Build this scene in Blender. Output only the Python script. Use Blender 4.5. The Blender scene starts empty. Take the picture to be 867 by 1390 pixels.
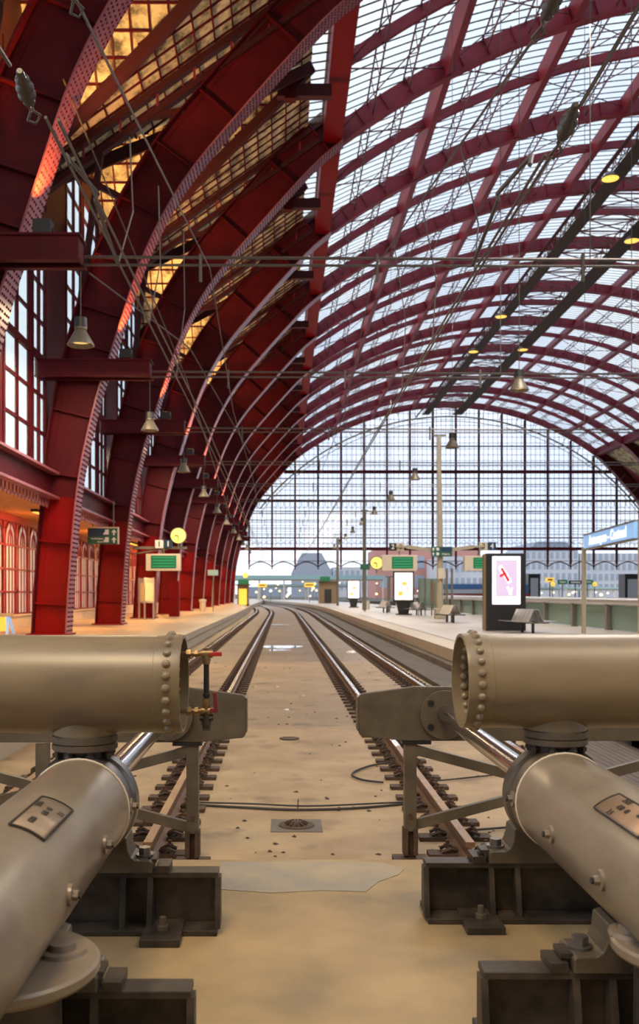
import bpy, bmesh, math, random
from math import sin, cos, pi, radians as R, sqrt
from mathutils import Vector as V, Matrix
random.seed(7)
C = bpy.context.scene.collection
E = 2.06                      # eye height above the track slab
# ---------------------------------------------------------------- camera
cd = bpy.data.cameras.new('camera'); cam = bpy.data.objects.new('camera', cd); C.objects.link(cam)
cam.location = (0, 0, E); cam.rotation_euler = (pi/2, 0, 0)
cd.sensor_width = 36; cd.sensor_fit = 'AUTO'; cd.lens = 36*1250/1390
cd.shift_x = 50.5/1390; cd.shift_y = 110/1390
cd.clip_start = .05; cd.clip_end = 3000
cd.dof.use_dof = True; cd.dof.focus_distance = 5.5; cd.dof.aperture_fstop = 3.4
bpy.context.scene.camera = cam
# ---------------------------------------------------------------- sky
w = bpy.data.worlds.new('sky'); bpy.context.scene.world = w; w.use_nodes = True
nt = w.node_tree; nt.nodes.clear()
o_ = nt.nodes.new('ShaderNodeOutputWorld'); bg = nt.nodes.new('ShaderNodeBackground')
tc = nt.nodes.new('ShaderNodeTexCoord'); nz = nt.nodes.new('ShaderNodeTexNoise'); cr = nt.nodes.new('ShaderNodeValToRGB')
nz.inputs['Scale'].default_value = 3; nz.inputs['Detail'].default_value = 4
cr.color_ramp.elements[0].position = .35; cr.color_ramp.elements[0].color = (.70, .80, 1, 1)
cr.color_ramp.elements[1].position = .65; cr.color_ramp.elements[1].color = (.92, .95, 1, 1)
nt.links.new(tc.outputs['Generated'], nz.inputs['Vector']); nt.links.new(nz.outputs['Fac'], cr.inputs['Fac'])
nt.links.new(cr.outputs['Color'], bg.inputs['Color']); nt.links.new(bg.outputs[0], o_.inputs[0])
bg.inputs['Strength'].default_value = 1.5
vs = bpy.context.scene.view_settings
vs.view_transform = 'Standard'; vs.look = 'None'; vs.exposure = 0.0; vs.gamma = 1; vs.use_curve_mapping = False
cy = bpy.context.scene.cycles
cy.max_bounces = 7; cy.diffuse_bounces = 3; cy.glossy_bounces = 3; cy.transparent_max_bounces = 12; cy.transmission_bounces = 4
cy.sample_clamp_indirect = 4; cy.use_denoising = True; cy.caustics_reflective = False; cy.caustics_refractive = False
def lamp(name, kind, loc, power, col, size=1.0, aim=None, spot=None, sy=None, parent=None):
    l = bpy.data.lights.new(name, kind); l.energy = power; l.color = col
    if kind == 'AREA':
        l.size = size
        if sy: l.shape = 'RECTANGLE'; l.size_y = sy
    else: l.shadow_soft_size = size
    if kind == 'SPOT': l.spot_size = spot or R(60); l.spot_blend = .6
    o = bpy.data.objects.new(name, l); C.objects.link(o); o.location = loc
    if aim is not None: o.rotation_euler = (V(aim)-V(loc)).to_track_quat('-Z', 'Y').to_euler()
    if parent: o.parent = parent; o.matrix_parent_inverse = parent.matrix_world.inverted()
    return o
# added unseen warm fill over the concourse behind and above the buffer stops
lamp('concourse_fill', 'AREA', (-2.5, -1.5, 13), 1000, (1, .74, .43), 3.2, aim=(-1, 6, 0), sy=4)
lamp('concourse_fill', 'AREA', (6.5, 2.5, 13), 450, (1, .78, .5), 5, aim=(2, 14, 0), sy=4)
for k in range(6):  # added fill over both platforms, no visible fixtures
    lamp('platform_fill', 'AREA', (-5.0 , 26.6+k*21.6, 9.2), 900, (1, .74, .44), 3, aim=(-5.4, 27.3+k*21.6, 0), sy=5)
    lamp('platform_fill', 'AREA', (9 , 22+k*20, 15), 1700, (1, .88, .76), 5, aim=(9, 24+k*20, 0), sy=5)
# ---------------------------------------------------------------- helpers
def wloc(o):
    v = V((0,0,0))
    while o: v += V(o.location); o = o.parent
    return v
def text_mesh(body, size, mtl, parent, mw, name='lettering', ext=.004, sx=1):
    c = bpy.data.curves.new(name, 'FONT'); c.body = body; c.size = size; c.extrude = ext; c.offset = size*.018; c.align_x = 'CENTER'; c.align_y = 'CENTER'
    tmp = bpy.data.objects.new(name+'_curve', c); C.objects.link(tmp); bpy.context.view_layer.update()
    me = bpy.data.meshes.new_from_object(tmp.evaluated_get(bpy.context.evaluated_depsgraph_get())); bpy.data.objects.remove(tmp); bpy.data.curves.remove(c)
    me.name = name; me.materials.clear(); me.materials.append(mtl)
    o = bpy.data.objects.new(name, me); C.objects.link(o); o.parent = parent
    o.matrix_basis = Matrix.Translation(-wloc(parent)) @ mw @ Matrix.Diagonal((sx,1,1,1)); return o
class MB:
    def __init__(s): s.v = []; s.f = []
    def add(s, vs, fs):
        n = len(s.v); s.v += [tuple(p) for p in vs]; s.f += [tuple(i+n for i in f) for f in fs]; return s
    def box(s, a, b):
        (x0, y0, z0), (x1, y1, z1) = a, b
        return s.add([(x0,y0,z0),(x1,y0,z0),(x1,y1,z0),(x0,y1,z0),(x0,y0,z1),(x1,y0,z1),(x1,y1,z1),(x0,y1,z1)],
                     [(0,3,2,1),(4,5,6,7),(0,1,5,4),(1,2,6,5),(2,3,7,6),(3,0,4,7)])
    def cb(s, c, d): return s.box((c[0]-d[0]/2, c[1]-d[1]/2, c[2]-d[2]/2), (c[0]+d[0]/2, c[1]+d[1]/2, c[2]+d[2]/2))
    def bar(s, p, q, w, h, up=(0,0,1)):
        p = V(p); q = V(q); d = (q-p).normalized(); u = V(up)
        if abs(d.dot(u)) > .99: u = V((1,0,0))
        x = d.cross(u).normalized(); u = x.cross(d)
        vs = [p+x*a*w/2+u*b*h/2 for a, b in ((-1,-1),(1,-1),(1,1),(-1,1))] + [q+x*a*w/2+u*b*h/2 for a, b in ((-1,-1),(1,-1),(1,1),(-1,1))]
        return s.add(vs, [(0,1,2,3),(7,6,5,4),(0,4,5,1),(1,5,6,2),(2,6,7,3),(3,7,4,0)])
    def tube(s, pts, r, n=8, cap=True):
        pts = [V(p) for p in pts]; m = len(pts); b = len(s.v)
        rs = r if isinstance(r, (list, tuple)) else [r]*m
        px = None
        for i, p in enumerate(pts):
            d = (pts[min(i+1, m-1)]-pts[max(i-1, 0)]).normalized()
            if px is None: px = d.cross(V((0,0,1)) if abs(d.z) < .9 else V((1,0,0))).normalized()
            px = (px-d*px.dot(d)).normalized(); py = d.cross(px)
            for k in range(n):
                a = 2*pi*k/n; s.v.append(tuple(p+(px*cos(a)+py*sin(a))*rs[i]))
        for i in range(m-1):
            for k in range(n):
                s.f.append((b+i*n+k, b+i*n+(k+1)%n, b+(i+1)*n+(k+1)%n, b+(i+1)*n+k))
        if cap: s.f.append(tuple(b+k for k in range(n))[::-1]); s.f.append(tuple(b+(m-1)*n+k for k in range(n)))
        return s
    def cyl(s, p, q, r, n=24, r2=None): return s.tube([p, q], [r, r if r2 is None else r2], n)
    def lathe(s, prof, o, axis, n=32):      # prof: (radius, distance along axis)
        o = V(o); a = V(axis).normalized(); return s.tube2([o+a*d for _, d in prof], [r for r, _ in prof], a, n)
    def tube2(s, pts, rs, a, n):
        x = a.cross(V((0,0,1)) if abs(a.z) < .9 else V((1,0,0))).normalized(); y = a.cross(x); b = len(s.v)
        for p, r in zip(pts, rs):
            for k in range(n): s.v.append(tuple(p+(x*cos(2*pi*k/n)+y*sin(2*pi*k/n))*max(r, 1e-4)))
        for i in range(len(pts)-1):
            for k in range(n): s.f.append((b+i*n+k, b+i*n+(k+1)%n, b+(i+1)*n+(k+1)%n, b+(i+1)*n+k))
        return s
    def prism(s, poly, a, b, ax='y'):       # poly: (x,z) extruded in y;  ax='x': (y,z) extruded in x; 'z': (x,y)
        f = {'y': lambda p, t: (p[0], t, p[1]), 'x': lambda p, t: (t, p[0], p[1]), 'z': lambda p, t: (p[0], p[1], t)}[ax]
        n = len(poly); return s.add([f(p, a) for p in poly]+[f(p, b) for p in poly],
            [tuple(range(n)), tuple(range(2*n-1, n-1, -1))]+[(i, i+n, (i+1)%n+n, (i+1)%n) for i in range(n)])
    def strip(s, A, B, y0, y1):             # band between two equally long xz polylines, extruded y0..y1
        n = len(A)
        for i in range(n-1):
            q = [A[i], A[i+1], B[i+1], B[i]]; s.prism(q, y0, y1)
        return s
    def quad(s, *p): return s.add(p, [tuple(range(len(p)))])
    def build(s, name, mat, parent=None, smooth=False, bevel=0, tri=False):
        me = bpy.data.meshes.new(name); me.from_pydata(s.v, [], s.f)
        bm = bmesh.new(); bm.from_mesh(me); bmesh.ops.recalc_face_normals(bm, faces=bm.faces); bm.to_mesh(me); bm.free()
        me.materials.append(mat)
        if smooth:
            me.polygons.foreach_set('use_smooth', [True]*len(me.polygons)); me.set_sharp_from_angle(angle=R(38))
        o = bpy.data.objects.new(name, me); C.objects.link(o)
        if bevel:
            m = o.modifiers.new('b', 'BEVEL'); m.width = bevel; m.segments = 2; m.limit_method = 'ANGLE'
        if parent:
            o.parent = parent; o.location = -wloc(parent)
        return o
def tag(o, label=None, cat=None, group=None, kind=None):
    if label: o['label'] = label
    if cat: o['category'] = cat
    if group: o['group'] = group
    if kind: o['kind'] = kind
    return o
def thing(name, label, cat, loc=(0,0,0), group=None):
    o = bpy.data.objects.new(name, None); C.objects.link(o); o.location = loc; o.empty_display_size = .2
    return tag(o, label, cat, group)
def st(o): o['kind'] = 'structure'; return o
def dup(o, loc=None, label=None, parent=None):
    c = o.copy(); C.objects.link(c)
    if parent: c.parent = parent
    if loc is not None: c.location = loc
    if label: c['label'] = label
    for ch in list(o.children): dup(ch, parent=c)
    return c
# ---------------------------------------------------------------- materials
def new(name):
    m = bpy.data.materials.new(name); m.use_nodes = True; n = m.node_tree.nodes; l = m.node_tree.links
    return m, n, l, n['Principled BSDF']
def mat(name, col, rough=.5, metal=0, col2=None, scale=3, det=5, bump=0, emit=None, es=1, stretch=None, lo=.35, hi=.65, spec=.5, col3=None, scale3=40):
    m, n, l, p = new(name); p.inputs['Base Color'].default_value = (*col, 1); p.inputs['Roughness'].default_value = rough
    p.inputs['Metallic'].default_value = metal; p.inputs['Specular IOR Level'].default_value = spec
    if emit: p.inputs['Emission Color'].default_value = (*emit, 1); p.inputs['Emission Strength'].default_value = es
    if col2 or bump:
        t = n.new('ShaderNodeTexCoord'); mp = n.new('ShaderNodeMapping'); z = n.new('ShaderNodeTexNoise')
        if stretch: mp.inputs['Scale'].default_value = stretch
        z.inputs['Scale'].default_value = scale; z.inputs['Detail'].default_value = det; z.inputs['Roughness'].default_value = .62
        l.new(t.outputs['Object'], mp.inputs[0]); l.new(mp.outputs[0], z.inputs[0])
        if col2:
            r = n.new('ShaderNodeValToRGB'); r.color_ramp.elements[0].position = lo; r.color_ramp.elements[1].position = hi
            r.color_ramp.elements[0].color = (*col, 1); r.color_ramp.elements[1].color = (*col2, 1)
            l.new(z.outputs['Fac'], r.inputs[0]); out = r.outputs[0]
            if col3:
                z3 = n.new('ShaderNodeTexNoise'); z3.inputs['Scale'].default_value = scale3; z3.inputs['Detail'].default_value = 3
                r3 = n.new('ShaderNodeValToRGB'); r3.color_ramp.elements[0].position = .58; r3.color_ramp.elements[1].position = .72
                r3.color_ramp.elements[0].color = (0,0,0,1); r3.color_ramp.elements[1].color = (1,1,1,1)
                mx = n.new('ShaderNodeMixRGB'); mx.inputs[2].default_value = (*col3, 1)
                l.new(mp.outputs[0], z3.inputs[0]); l.new(z3.outputs['Fac'], r3.inputs[0]); l.new(r3.outputs[0], mx.inputs[0])
                l.new(out, mx.inputs[1]); out = mx.outputs[0]
            l.new(out, p.inputs['Base Color'])
        if bump:
            b = n.new('ShaderNodeBump'); b.inputs['Strength'].default_value = bump; b.inputs['Distance'].default_value = .02
            l.new(z.outputs['Fac'], b.inputs['Height']); l.new(b.outputs[0], p.inputs['Normal'])
    return m
M = {}
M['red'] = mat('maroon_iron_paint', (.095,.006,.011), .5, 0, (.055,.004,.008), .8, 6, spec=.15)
M['flange'] = mat('maroon_flange_sheen', (.33,.10,.13), .28, 0, (.26,.07,.095), 1.5, 5)  # lighter than the webs: sky reflection put into the colour
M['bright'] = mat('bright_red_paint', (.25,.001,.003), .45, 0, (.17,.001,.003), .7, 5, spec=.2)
M['girder'] = mat('deep_red_girder_paint', (.15,.002,.006), .5, spec=.15)
M['roofred'] = mat('roof_iron_paint', (.25,.028,.052), .45, 0, (.18,.02,.038), .8, 5, spec=.3)
M['dark'] = mat('dark_iron_paint', (.055,.012,.016), .5, spec=.2)
M['lattice'] = mat('lattice_iron', (.13,.045,.052), .5)
M['wood'] = mat('dark_plank', (.045,.03,.025), .7)
M['grey'] = mat('warm_grey_paint', (.125,.10,.07), .45, .0, (.08,.062,.042), 4, 6)
M['tank'] = mat('tank_paint', (.255,.195,.115), .34, .0, (.165,.122,.07), 2.2, 7, spec=.6, bump=.04, stretch=(.4,1,1.6), col3=(.15,.11,.075), scale3=5)
M['cyl'] = mat('cylinder_paint', (.28,.225,.158), .33, .0, (.185,.145,.10), 3, 7, stretch=(1,.5,1), col3=(.17,.13,.10), scale3=4)
M['ring'] = mat('blued_steel', (.20,.19,.185), .35, .6, (.12,.11,.105), 9, 5)
M['chrome'] = mat('polished_rod', (.62,.60,.60), .16, 1)
M['base'] = mat('greasy_base_paint', (.085,.065,.047), .5, .1, (.022,.017,.013), 5, 7, lo=.35, hi=.62)
M['rust'] = mat('rusty_steel', (.10,.055,.03), .7, .1, (.05,.03,.02), 14, 6, bump=.3)
M['railside'] = mat('rail_flank', (.20,.115,.065), .6, .2, (.17,.09,.05), 6, 5)
M['railrust'] = mat('rusty_rail_head', (.36,.215,.115), .45, .2, (.27,.15,.08), 5, 5)
M['railtop'] = mat('rail_head', (.62,.58,.54), .22, 1)
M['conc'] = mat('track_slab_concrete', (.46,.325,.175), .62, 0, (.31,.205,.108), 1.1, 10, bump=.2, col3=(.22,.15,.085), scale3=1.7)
M['conc2'] = mat('front_slab_concrete', (.41,.285,.14), .55, 0, (.28,.20,.10), 1.9, 9, bump=.08, col3=(.24,.18,.10), scale3=1.9)
M['patch'] = mat('grey_screed', (.25,.23,.19), .6, 0, (.38,.30,.19), 2.5, 7)
M['plat'] = mat('platform_paving', (.50,.40,.28), .33, 0, (.42,.33,.22), .7, 6)
M['plat2'] = mat('pale_platform_paving', (.58,.52,.45), .36, 0, (.50,.44,.37), .6, 6)
M['edge'] = mat('platform_edge_stone', (.52,.44,.33), .5, 0, (.44,.36,.26), 2, 6)
M['fascia'] = mat('platform_wall_concrete', (.20,.17,.13), .7, 0, (.10,.08,.06), 2.5, 7, lo=.3, hi=.7)
M['soot'] = mat('dark_concrete', (.11,.09,.07), .8, 0, (.06,.05,.04), 2.5, 7)
M['stone'] = mat('skirting_stone', (.55,.47,.36), .5, 0, (.48,.40,.30), 2, 6)
M['black'] = mat('black_enamel', (.018,.018,.02), .35)
M['cable'] = mat('black_rubber', (.03,.028,.025), .6)
M['wire'] = mat('overhead_wire', (.10,.085,.08), .5, .3)
M['porcelain'] = mat('brown_porcelain', (.05,.04,.035), .25)
M['brass'] = mat('old_brass', (.33,.22,.10), .4, .6, (.20,.13,.07), 30, 4)
M['vred'] = mat('red_handle', (.42,.02,.02), .4)
M['vdred'] = mat('dark_red_handle', (.18,.015,.03), .4)
M['pole'] = mat('cream_pole_paint', (.40,.35,.25), .45)
M['dpole'] = mat('grey_green_pole', (.16,.15,.12), .5)
M['steel'] = mat('stainless_steel', (.5,.48,.46), .3, .8)
M['cream'] = mat('cream_casing', (.66,.58,.45), .5)
M['navy'] = mat('navy_sign', (.012,.045,.10), .4)
M['signgreen'] = mat('green_sign', (.02,.11,.07), .4)
M['white'] = mat('white_print', (.8,.8,.78), .5)
M['lblue'] = mat('light_blue_sign', (.22,.45,.80), .4, emit=(.35,.6,1), es=.5)
M['wglow'] = mat('lit_letters', (.9,.9,.88), .5, emit=(1,1,.95), es=.9)
M['led'] = mat('dark_green_display', (.01,.09,.04), .3, emit=(.01,.16,.06), es=.5)
M['ledline'] = mat('display_rows', (.02,.25,.11), .4, emit=(.03,.4,.17), es=.5)
M['clock'] = mat('lit_clock_dial', (.9,.75,.2), .4, emit=(1,.72,.14), es=.85)
M['screenw'] = mat('white_screen', (.9,.9,.9), .3, emit=(1,.93,.98), es=1.25)
M['screenp'] = mat('lilac_screen', (.6,.5,.6), .3, emit=(.46,.38,.58), es=.9, col2=None)
M['postw'] = mat('white_poster', (.9,.85,.8), .4, emit=(1,.92,.86), es=.9)
M['pred'] = mat('red_print', (.7,.02,.03), .4, emit=(.75,.03,.04), es=.7)
M['pyel'] = mat('yellow_print', (.9,.6,.05), .4, emit=(.95,.6,.1), es=.7)
M['ppink'] = mat('pink_print', (.8,.4,.4), .4, emit=(.9,.5,.45), es=.6)
M['bulb'] = mat('warm_bulb', (1,.8,.4), .4, emit=(1,.72,.28), es=3)
M['bulbw'] = mat('pale_bulb', (1,.9,.7), .4, emit=(1,.86,.6), es=1.6)
M['flood'] = mat('amber_floodlight_glass', (1,.7,.2), .4, emit=(1,.62,.09), es=1.2)
M['lampin'] = mat('lamp_reflector', (.75,.6,.3), .4, emit=(1,.66,.22), es=.9)
M['lampout'] = mat('lamp_shade_metal', (.20,.17,.13), .4, .3)
M['kiosk'] = mat('brown_cladding', (.24,.17,.09), .6)
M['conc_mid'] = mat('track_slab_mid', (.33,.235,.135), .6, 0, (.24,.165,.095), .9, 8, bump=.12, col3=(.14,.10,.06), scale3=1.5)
M['conc_far'] = mat('track_slab_far', (.23,.16,.092), .5, 0, (.15,.105,.062), .5, 8)  # mid and far panels darker: light falloff along the track put into colour
M['glassbar'] = mat('teal_canopy', (.28,.42,.42), .5)
M['bpink'] = mat('pink_facade', (.62,.30,.25), .8); M['bwhite'] = mat('white_facade', (.72,.73,.75), .8, 0, (.62,.64,.67), .12, 3)
M['bgrey'] = mat('grey_facade', (.40,.45,.52), .8); M['bwin'] = mat('facade_window', (.40,.45,.53), .5)  # facade and window tones kept pale: distance haze put into the colour
M['trainred'] = mat('train_red', (.28,.03,.035), .4); M['trainblue'] = mat('train_blue', (.05,.14,.35), .4)
M['plank'] = mat('weathered_planks', (.13,.10,.08), .7, 0, (.08,.06,.045), 3, 6, stretch=(6,.4,1))
M['amber'] = mat('amber_cladding', (.62,.30,.08), .5, 0, (.5,.2,.04), 3, 4)
def glassy(name, tint, transp, bands=None, gloss=.06, diff=(.6,.63,.62), transl=0):
    m, n, l, p = new(name); n.remove(p); out = n['Material Output']
    tr = n.new('ShaderNodeBsdfTransparent'); tr.inputs[0].default_value = (*tint, 1)
    df = n.new('ShaderNodeBsdfDiffuse'); df.inputs[0].default_value = (*diff, 1)
    if transl:
        tl = n.new('ShaderNodeBsdfTranslucent'); tl.inputs[0].default_value = (*diff, 1); ad = n.new('ShaderNodeMixShader'); ad.inputs[0].default_value = transl
        l.new(df.outputs[0], ad.inputs[1]); l.new(tl.outputs[0], ad.inputs[2]); dfo = ad.outputs[0]
    else: dfo = df.outputs[0]
    mx = n.new('ShaderNodeMixShader'); mx.inputs[0].default_value = 1-transp
    l.new(tr.outputs[0], mx.inputs[1]); l.new(dfo, mx.inputs[2])
    gl = n.new('ShaderNodeBsdfGlossy'); gl.inputs['Roughness'].default_value = .1; mg = n.new('ShaderNodeMixShader'); mg.inputs[0].default_value = gloss
    l.new(mx.outputs[0], mg.inputs[1]); l.new(gl.outputs[0], mg.inputs[2]); res = mg.outputs[0]
    if bands:
        t = n.new('ShaderNodeTexCoord'); sp = n.new('ShaderNodeSeparateXYZ'); l.new(t.outputs['Object'], sp.inputs[0])
        a = n.new('ShaderNodeMath'); a.operation = 'MULTIPLY_ADD'; a.inputs[1].default_value = bands[1]
        l.new(sp.outputs[2], a.inputs[0]); l.new(sp.outputs[1], a.inputs[2])
        b = n.new('ShaderNodeMath'); b.operation = 'PINGPONG'; b.inputs[1].default_value = bands[0]/2; l.new(a.outputs[0], b.inputs[0])
        c = n.new('ShaderNodeMath'); c.operation = 'LESS_THAN'; c.inputs[1].default_value = bands[0]/2*bands[2]; l.new(b.outputs[0], c.inputs[0])
        dk = n.new('ShaderNodeBsdfDiffuse'); dk.inputs[0].default_value = (.10,.12,.12,1)
        mb = n.new('ShaderNodeMixShader'); l.new(c.outputs[0], mb.inputs[0]); l.new(res, mb.inputs[1]); l.new(dk.outputs[0], mb.inputs[2]); res = mb.outputs[0]
    l.new(res, out.inputs['Surface']); return m
M['roofglass'] = glassy('patent_glazing', (.88,.92,.93), .80, bands=(.62, -.75, .20), transl=.5)
M['clear'] = glassy('window_glass', (.93,.96,1), .92, gloss=.04)
M['wallglass'] = glassy('pale_wall_glass', (.86,.92,.93), .85, gloss=.03)
M['greenglass'] = glassy('green_parapet_glass', (.62,.75,.66), .55, diff=(.36,.44,.38), gloss=.08)
M['frost'] = glassy('frosted_lower_glass', (.95,.88,.82), .12, diff=(.86,.78,.68), gloss=.02, transl=.65)
M['dirty'] = None
def dirty():
    m, n, l, p = new('sooty_ceiling_panel'); n.remove(p); out = n['Material Output']
    t = n.new('ShaderNodeTexCoord'); z = n.new('ShaderNodeTexNoise'); z.inputs['Scale'].default_value = 1.1; z.inputs['Detail'].default_value = 9; z.inputs['Roughness'].default_value = .72
    r = n.new('ShaderNodeValToRGB'); e = r.color_ramp.elements
    e[0].position = .38; e[0].color = (.10,.085,.06,1); e[1].position = .56; e[1].color = (.68,.54,.33,1)
    l.new(t.outputs['Object'], z.inputs[0]); l.new(z.outputs['Fac'], r.inputs[0])
    df = n.new('ShaderNodeBsdfDiffuse'); tl = n.new('ShaderNodeBsdfTranslucent'); mx = n.new('ShaderNodeMixShader'); mx.inputs[0].default_value = .08
    l.new(r.outputs[0], df.inputs[0]); l.new(r.outputs[0], tl.inputs[0]); l.new(df.outputs[0], mx.inputs[1]); l.new(tl.outputs[0], mx.inputs[2])
    l.new(mx.outputs[0], out.inputs['Surface']); return m
M['dirty'] = dirty()
ORD = ['nearest', 'second', 'third', 'fourth', 'fifth', 'sixth', 'seventh', 'eighth', 'ninth', 'tenth', 'eleventh', 'twelfth', 'thirteenth']
# ================================================================ THE HALL
PZ = .60                                  # platform level
Z0, DZ, NR = 21.2, 10.8, 12              # ribs
ZG = Z0+DZ*(NR-1)                         # gable plane
XC = 25.2; RR = 37.84; CZ = E-9.6          # main arch: centre and radius of its lower edge
def bend(Y): return -max(0, Y-85)**2/1300 # the line curves left beyond the hall's middle
ST = [8+2*i for i in range(0, 96)]
# --- ground, slabs, platforms
def ribbon(prof_, ys, name, m, parent=None, off=True):     # closed xz profile swept along the (bending) track
    mb = MB(); n = len(prof_); k = len(ys)
    vs = [(x+(bend(y) if off else 0), y, z) for y in ys for x, z in prof_]
    fs = [(i*n+j, i*n+(j+1)%n, (i+1)*n+(j+1)%n, (i+1)*n+j) for i in range(k-1) for j in range(n)]
    fs += [tuple(range(n)), tuple(range((k-1)*n, k*n))[::-1]]
    return mb.add(vs, fs).build(name, m, parent)
YS = [y for y in [5.2, 20, 40, 60, 80]+list(range(85, 201, 5))]
st(MB().box((-3.4, -3, -.6), (4.4, 5.18, .56)).build('floor_concourse', M['conc2']))
st(MB().prism([(-.33,4.66),(-.05,4.60),(.2,4.64),(.42,4.62),(.5,4.78),(.62,4.9),(.66,5.0),(.55,5.12),(.2,5.14),(-.34,5.13)], .56, .563, 'z').build('floor_patch', M['patch']))
st(MB().box((-12, -15, -.5), (30, 5.1, -.25)).build('floor_under', M['conc2']))
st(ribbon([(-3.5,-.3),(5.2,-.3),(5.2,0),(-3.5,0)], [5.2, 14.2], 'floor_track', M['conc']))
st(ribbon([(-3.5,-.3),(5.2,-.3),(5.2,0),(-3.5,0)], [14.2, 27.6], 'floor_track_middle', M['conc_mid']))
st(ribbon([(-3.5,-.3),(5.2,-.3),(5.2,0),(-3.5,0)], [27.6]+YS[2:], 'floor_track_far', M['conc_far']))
YP = [-3]+YS[1:]
st(ribbon([(-3.8,-.2),(-3.46,-.2),(-3.46,.36),(-3.40,.36),(-3.40,PZ),(-3.8,PZ)], YP, 'trim_1', M['edge']))
st(MB().box((-20, -15, -.3), (-3.8, 230, PZ)).build('floor_platform_left', M['plat']))
st(ribbon([(-9,-.2),(-3.75,-.2),(-3.75,PZ+.002),(-9,PZ+.002)], [60,80]+list(range(85,201,5)), 'floor_platform_left_curve', M['plat']))
st(ribbon([(4.85,-.2),(5.3,-.2),(5.3,PZ),(4.4,PZ),(4.4,.29),(4.85,.29)], YP, 'trim_2', M['edge']))
st(ribbon([(5.25,-.2),(13.3,-.2),(13.3,PZ),(5.25,PZ)], YP, 'floor_platform_right', M['plat2']))
st(ribbon([(4.82,-.1),(4.86,-.1),(4.86,.29),(4.82,.29)], YP, 'trim_3', M['soot']))
st(ribbon([(3.35,0),(4.25,0),(4.25,.10),(3.35,.10)], [6]+YS[1:], 'trim_4', M['soot']))
st(ribbon([(4.25,0),(4.55,0),(4.55,.24),(4.5,.28),(4.3,.28),(4.25,.24)], [12]+YS[1:], 'trim_5', M['fascia']))
st(MB().box((-300, 195, -.6), (500, 1200, .3)).build('ground', M['soot']))
st(MB().box((13.2, -15, -3.2), (24, 200, -3)).build('floor_void', M['soot']))
st(MB().box((24, -15, -3), (62, 200, PZ)).build('floor_platform_far', M['plat2']))
for k, (y, x0, x1) in enumerate(((35.3, -.85, .75), (60, -.8, .5), (33.2, -.5, .3))):
    pts = [((x0+x1)/2+(x1-x0)/2*cos(a)*(1+.12*sin(5*a+k)), y+(.95-.25*k)*sin(a)*(1+.2*sin(3*a+k)), .004) for a in [2*pi*i/28 for i in range(28)]]
    tag(MB().add(pts, [tuple(range(28))]).build('puddle', mat('still_water', (.30,.27,.23), .03, .9)),
        ['long puddle reflecting daylight between the two tracks', 'farther small puddle between the two tracks', 'faint damp puddle just in front of the long puddle'][k], 'puddle')
# wooden decking right
mb = MB()
for i in range(11): mb.box((3.42+i*.086, 8.2, .10), (3.42+i*.086+.078, 12, .15))
tag(mb.build('timber_decking', M['plank']), 'dark weathered timber decking behind the right horizontal tank beside the platform', 'decking')
# --- arch ribs
inner = [(-7.45,-1.46),(-7.3,1.0),(-7.0,4.0),(-6.43,6.6),(-6.0,7.95),(-5.5,9.5),(-4.7,11.8),(-3.45,14.1),(-1.63,16.35),(1.3,19.6),(2.8,20.9)]
def cr_(p0, p1, p2, p3, t): return tuple(.5*(2*p1[i]+(p2[i]-p0[i])*t+(2*p0[i]-5*p1[i]+4*p2[i]-p3[i])*t*t+(3*p1[i]-p0[i]-3*p2[i]+p3[i])*t**3) for i in (0, 1))
pts = [inner[0]]+inner+[inner[-1]]; IN = []
for i in range(1, len(pts)-2):
    for k in range(4): IN.append(cr_(pts[i-1], pts[i], pts[i+1], pts[i+2], k/4))
IN.append(inner[-1])
def norm_off(P, dist):
    out = []
    for i, p in enumerate(P):
        a = P[max(i-1, 0)]; b = P[min(i+1, len(P)-1)]; dx, dy = b[0]-a[0], b[1]-a[1]; L = sqrt(dx*dx+dy*dy)
        d = dist(p) if callable(dist) else dist; out.append((p[0]-dy/L*d, p[1]+dx/L*d))
    return out
dep = lambda p: 1.15+.45*min(1, max(0, (p[1]-3)/6))
OUT = norm_off(IN, dep)
absz = lambda P: [(x, z+E) for x, z in P]
IN, OUT = absz(IN), absz(OUT)
MAIN = [(XC+RR*sin(t), CZ+RR*cos(t)) for t in [R(-36.3+i*72.6/36) for i in range(37)]]
MAINo = [(XC+(RR+.9)*sin(t), CZ+(RR+.9)*cos(t)) for t in [R(-36.3+i*72.6/36) for i in range(37)]]
mirror = lambda P: [(2*XC-x, z) for x, z in P]
def add_rivets(mb, P, side, y0, rows, gap=.16, w=.045):
    acc = 0; nx = 0
    for i in range(len(P)-1):
        a, b = V((P[i][0], 0, P[i][1])), V((P[i+1][0], 0, P[i+1][1])); L = (b-a).length; d = (b-a)/L; n = V((d.z, 0, -d.x))*side
        while nx < acc+L:
            p = a+d*(nx-acc); nx += gap
            for yy in rows:
                q = p+V((0, yy, 0)); u = V((0, 1, 0))
                mb.add([q-d*w+n*0, q+u*w, q+d*w, q-u*w, q+n*.035], [(0,1,4),(1,2,4),(2,3,4),(3,0,4)])
        acc += L
SPLIT = 7    # index where the bright lower column ends (about the height of the band beam)
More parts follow.
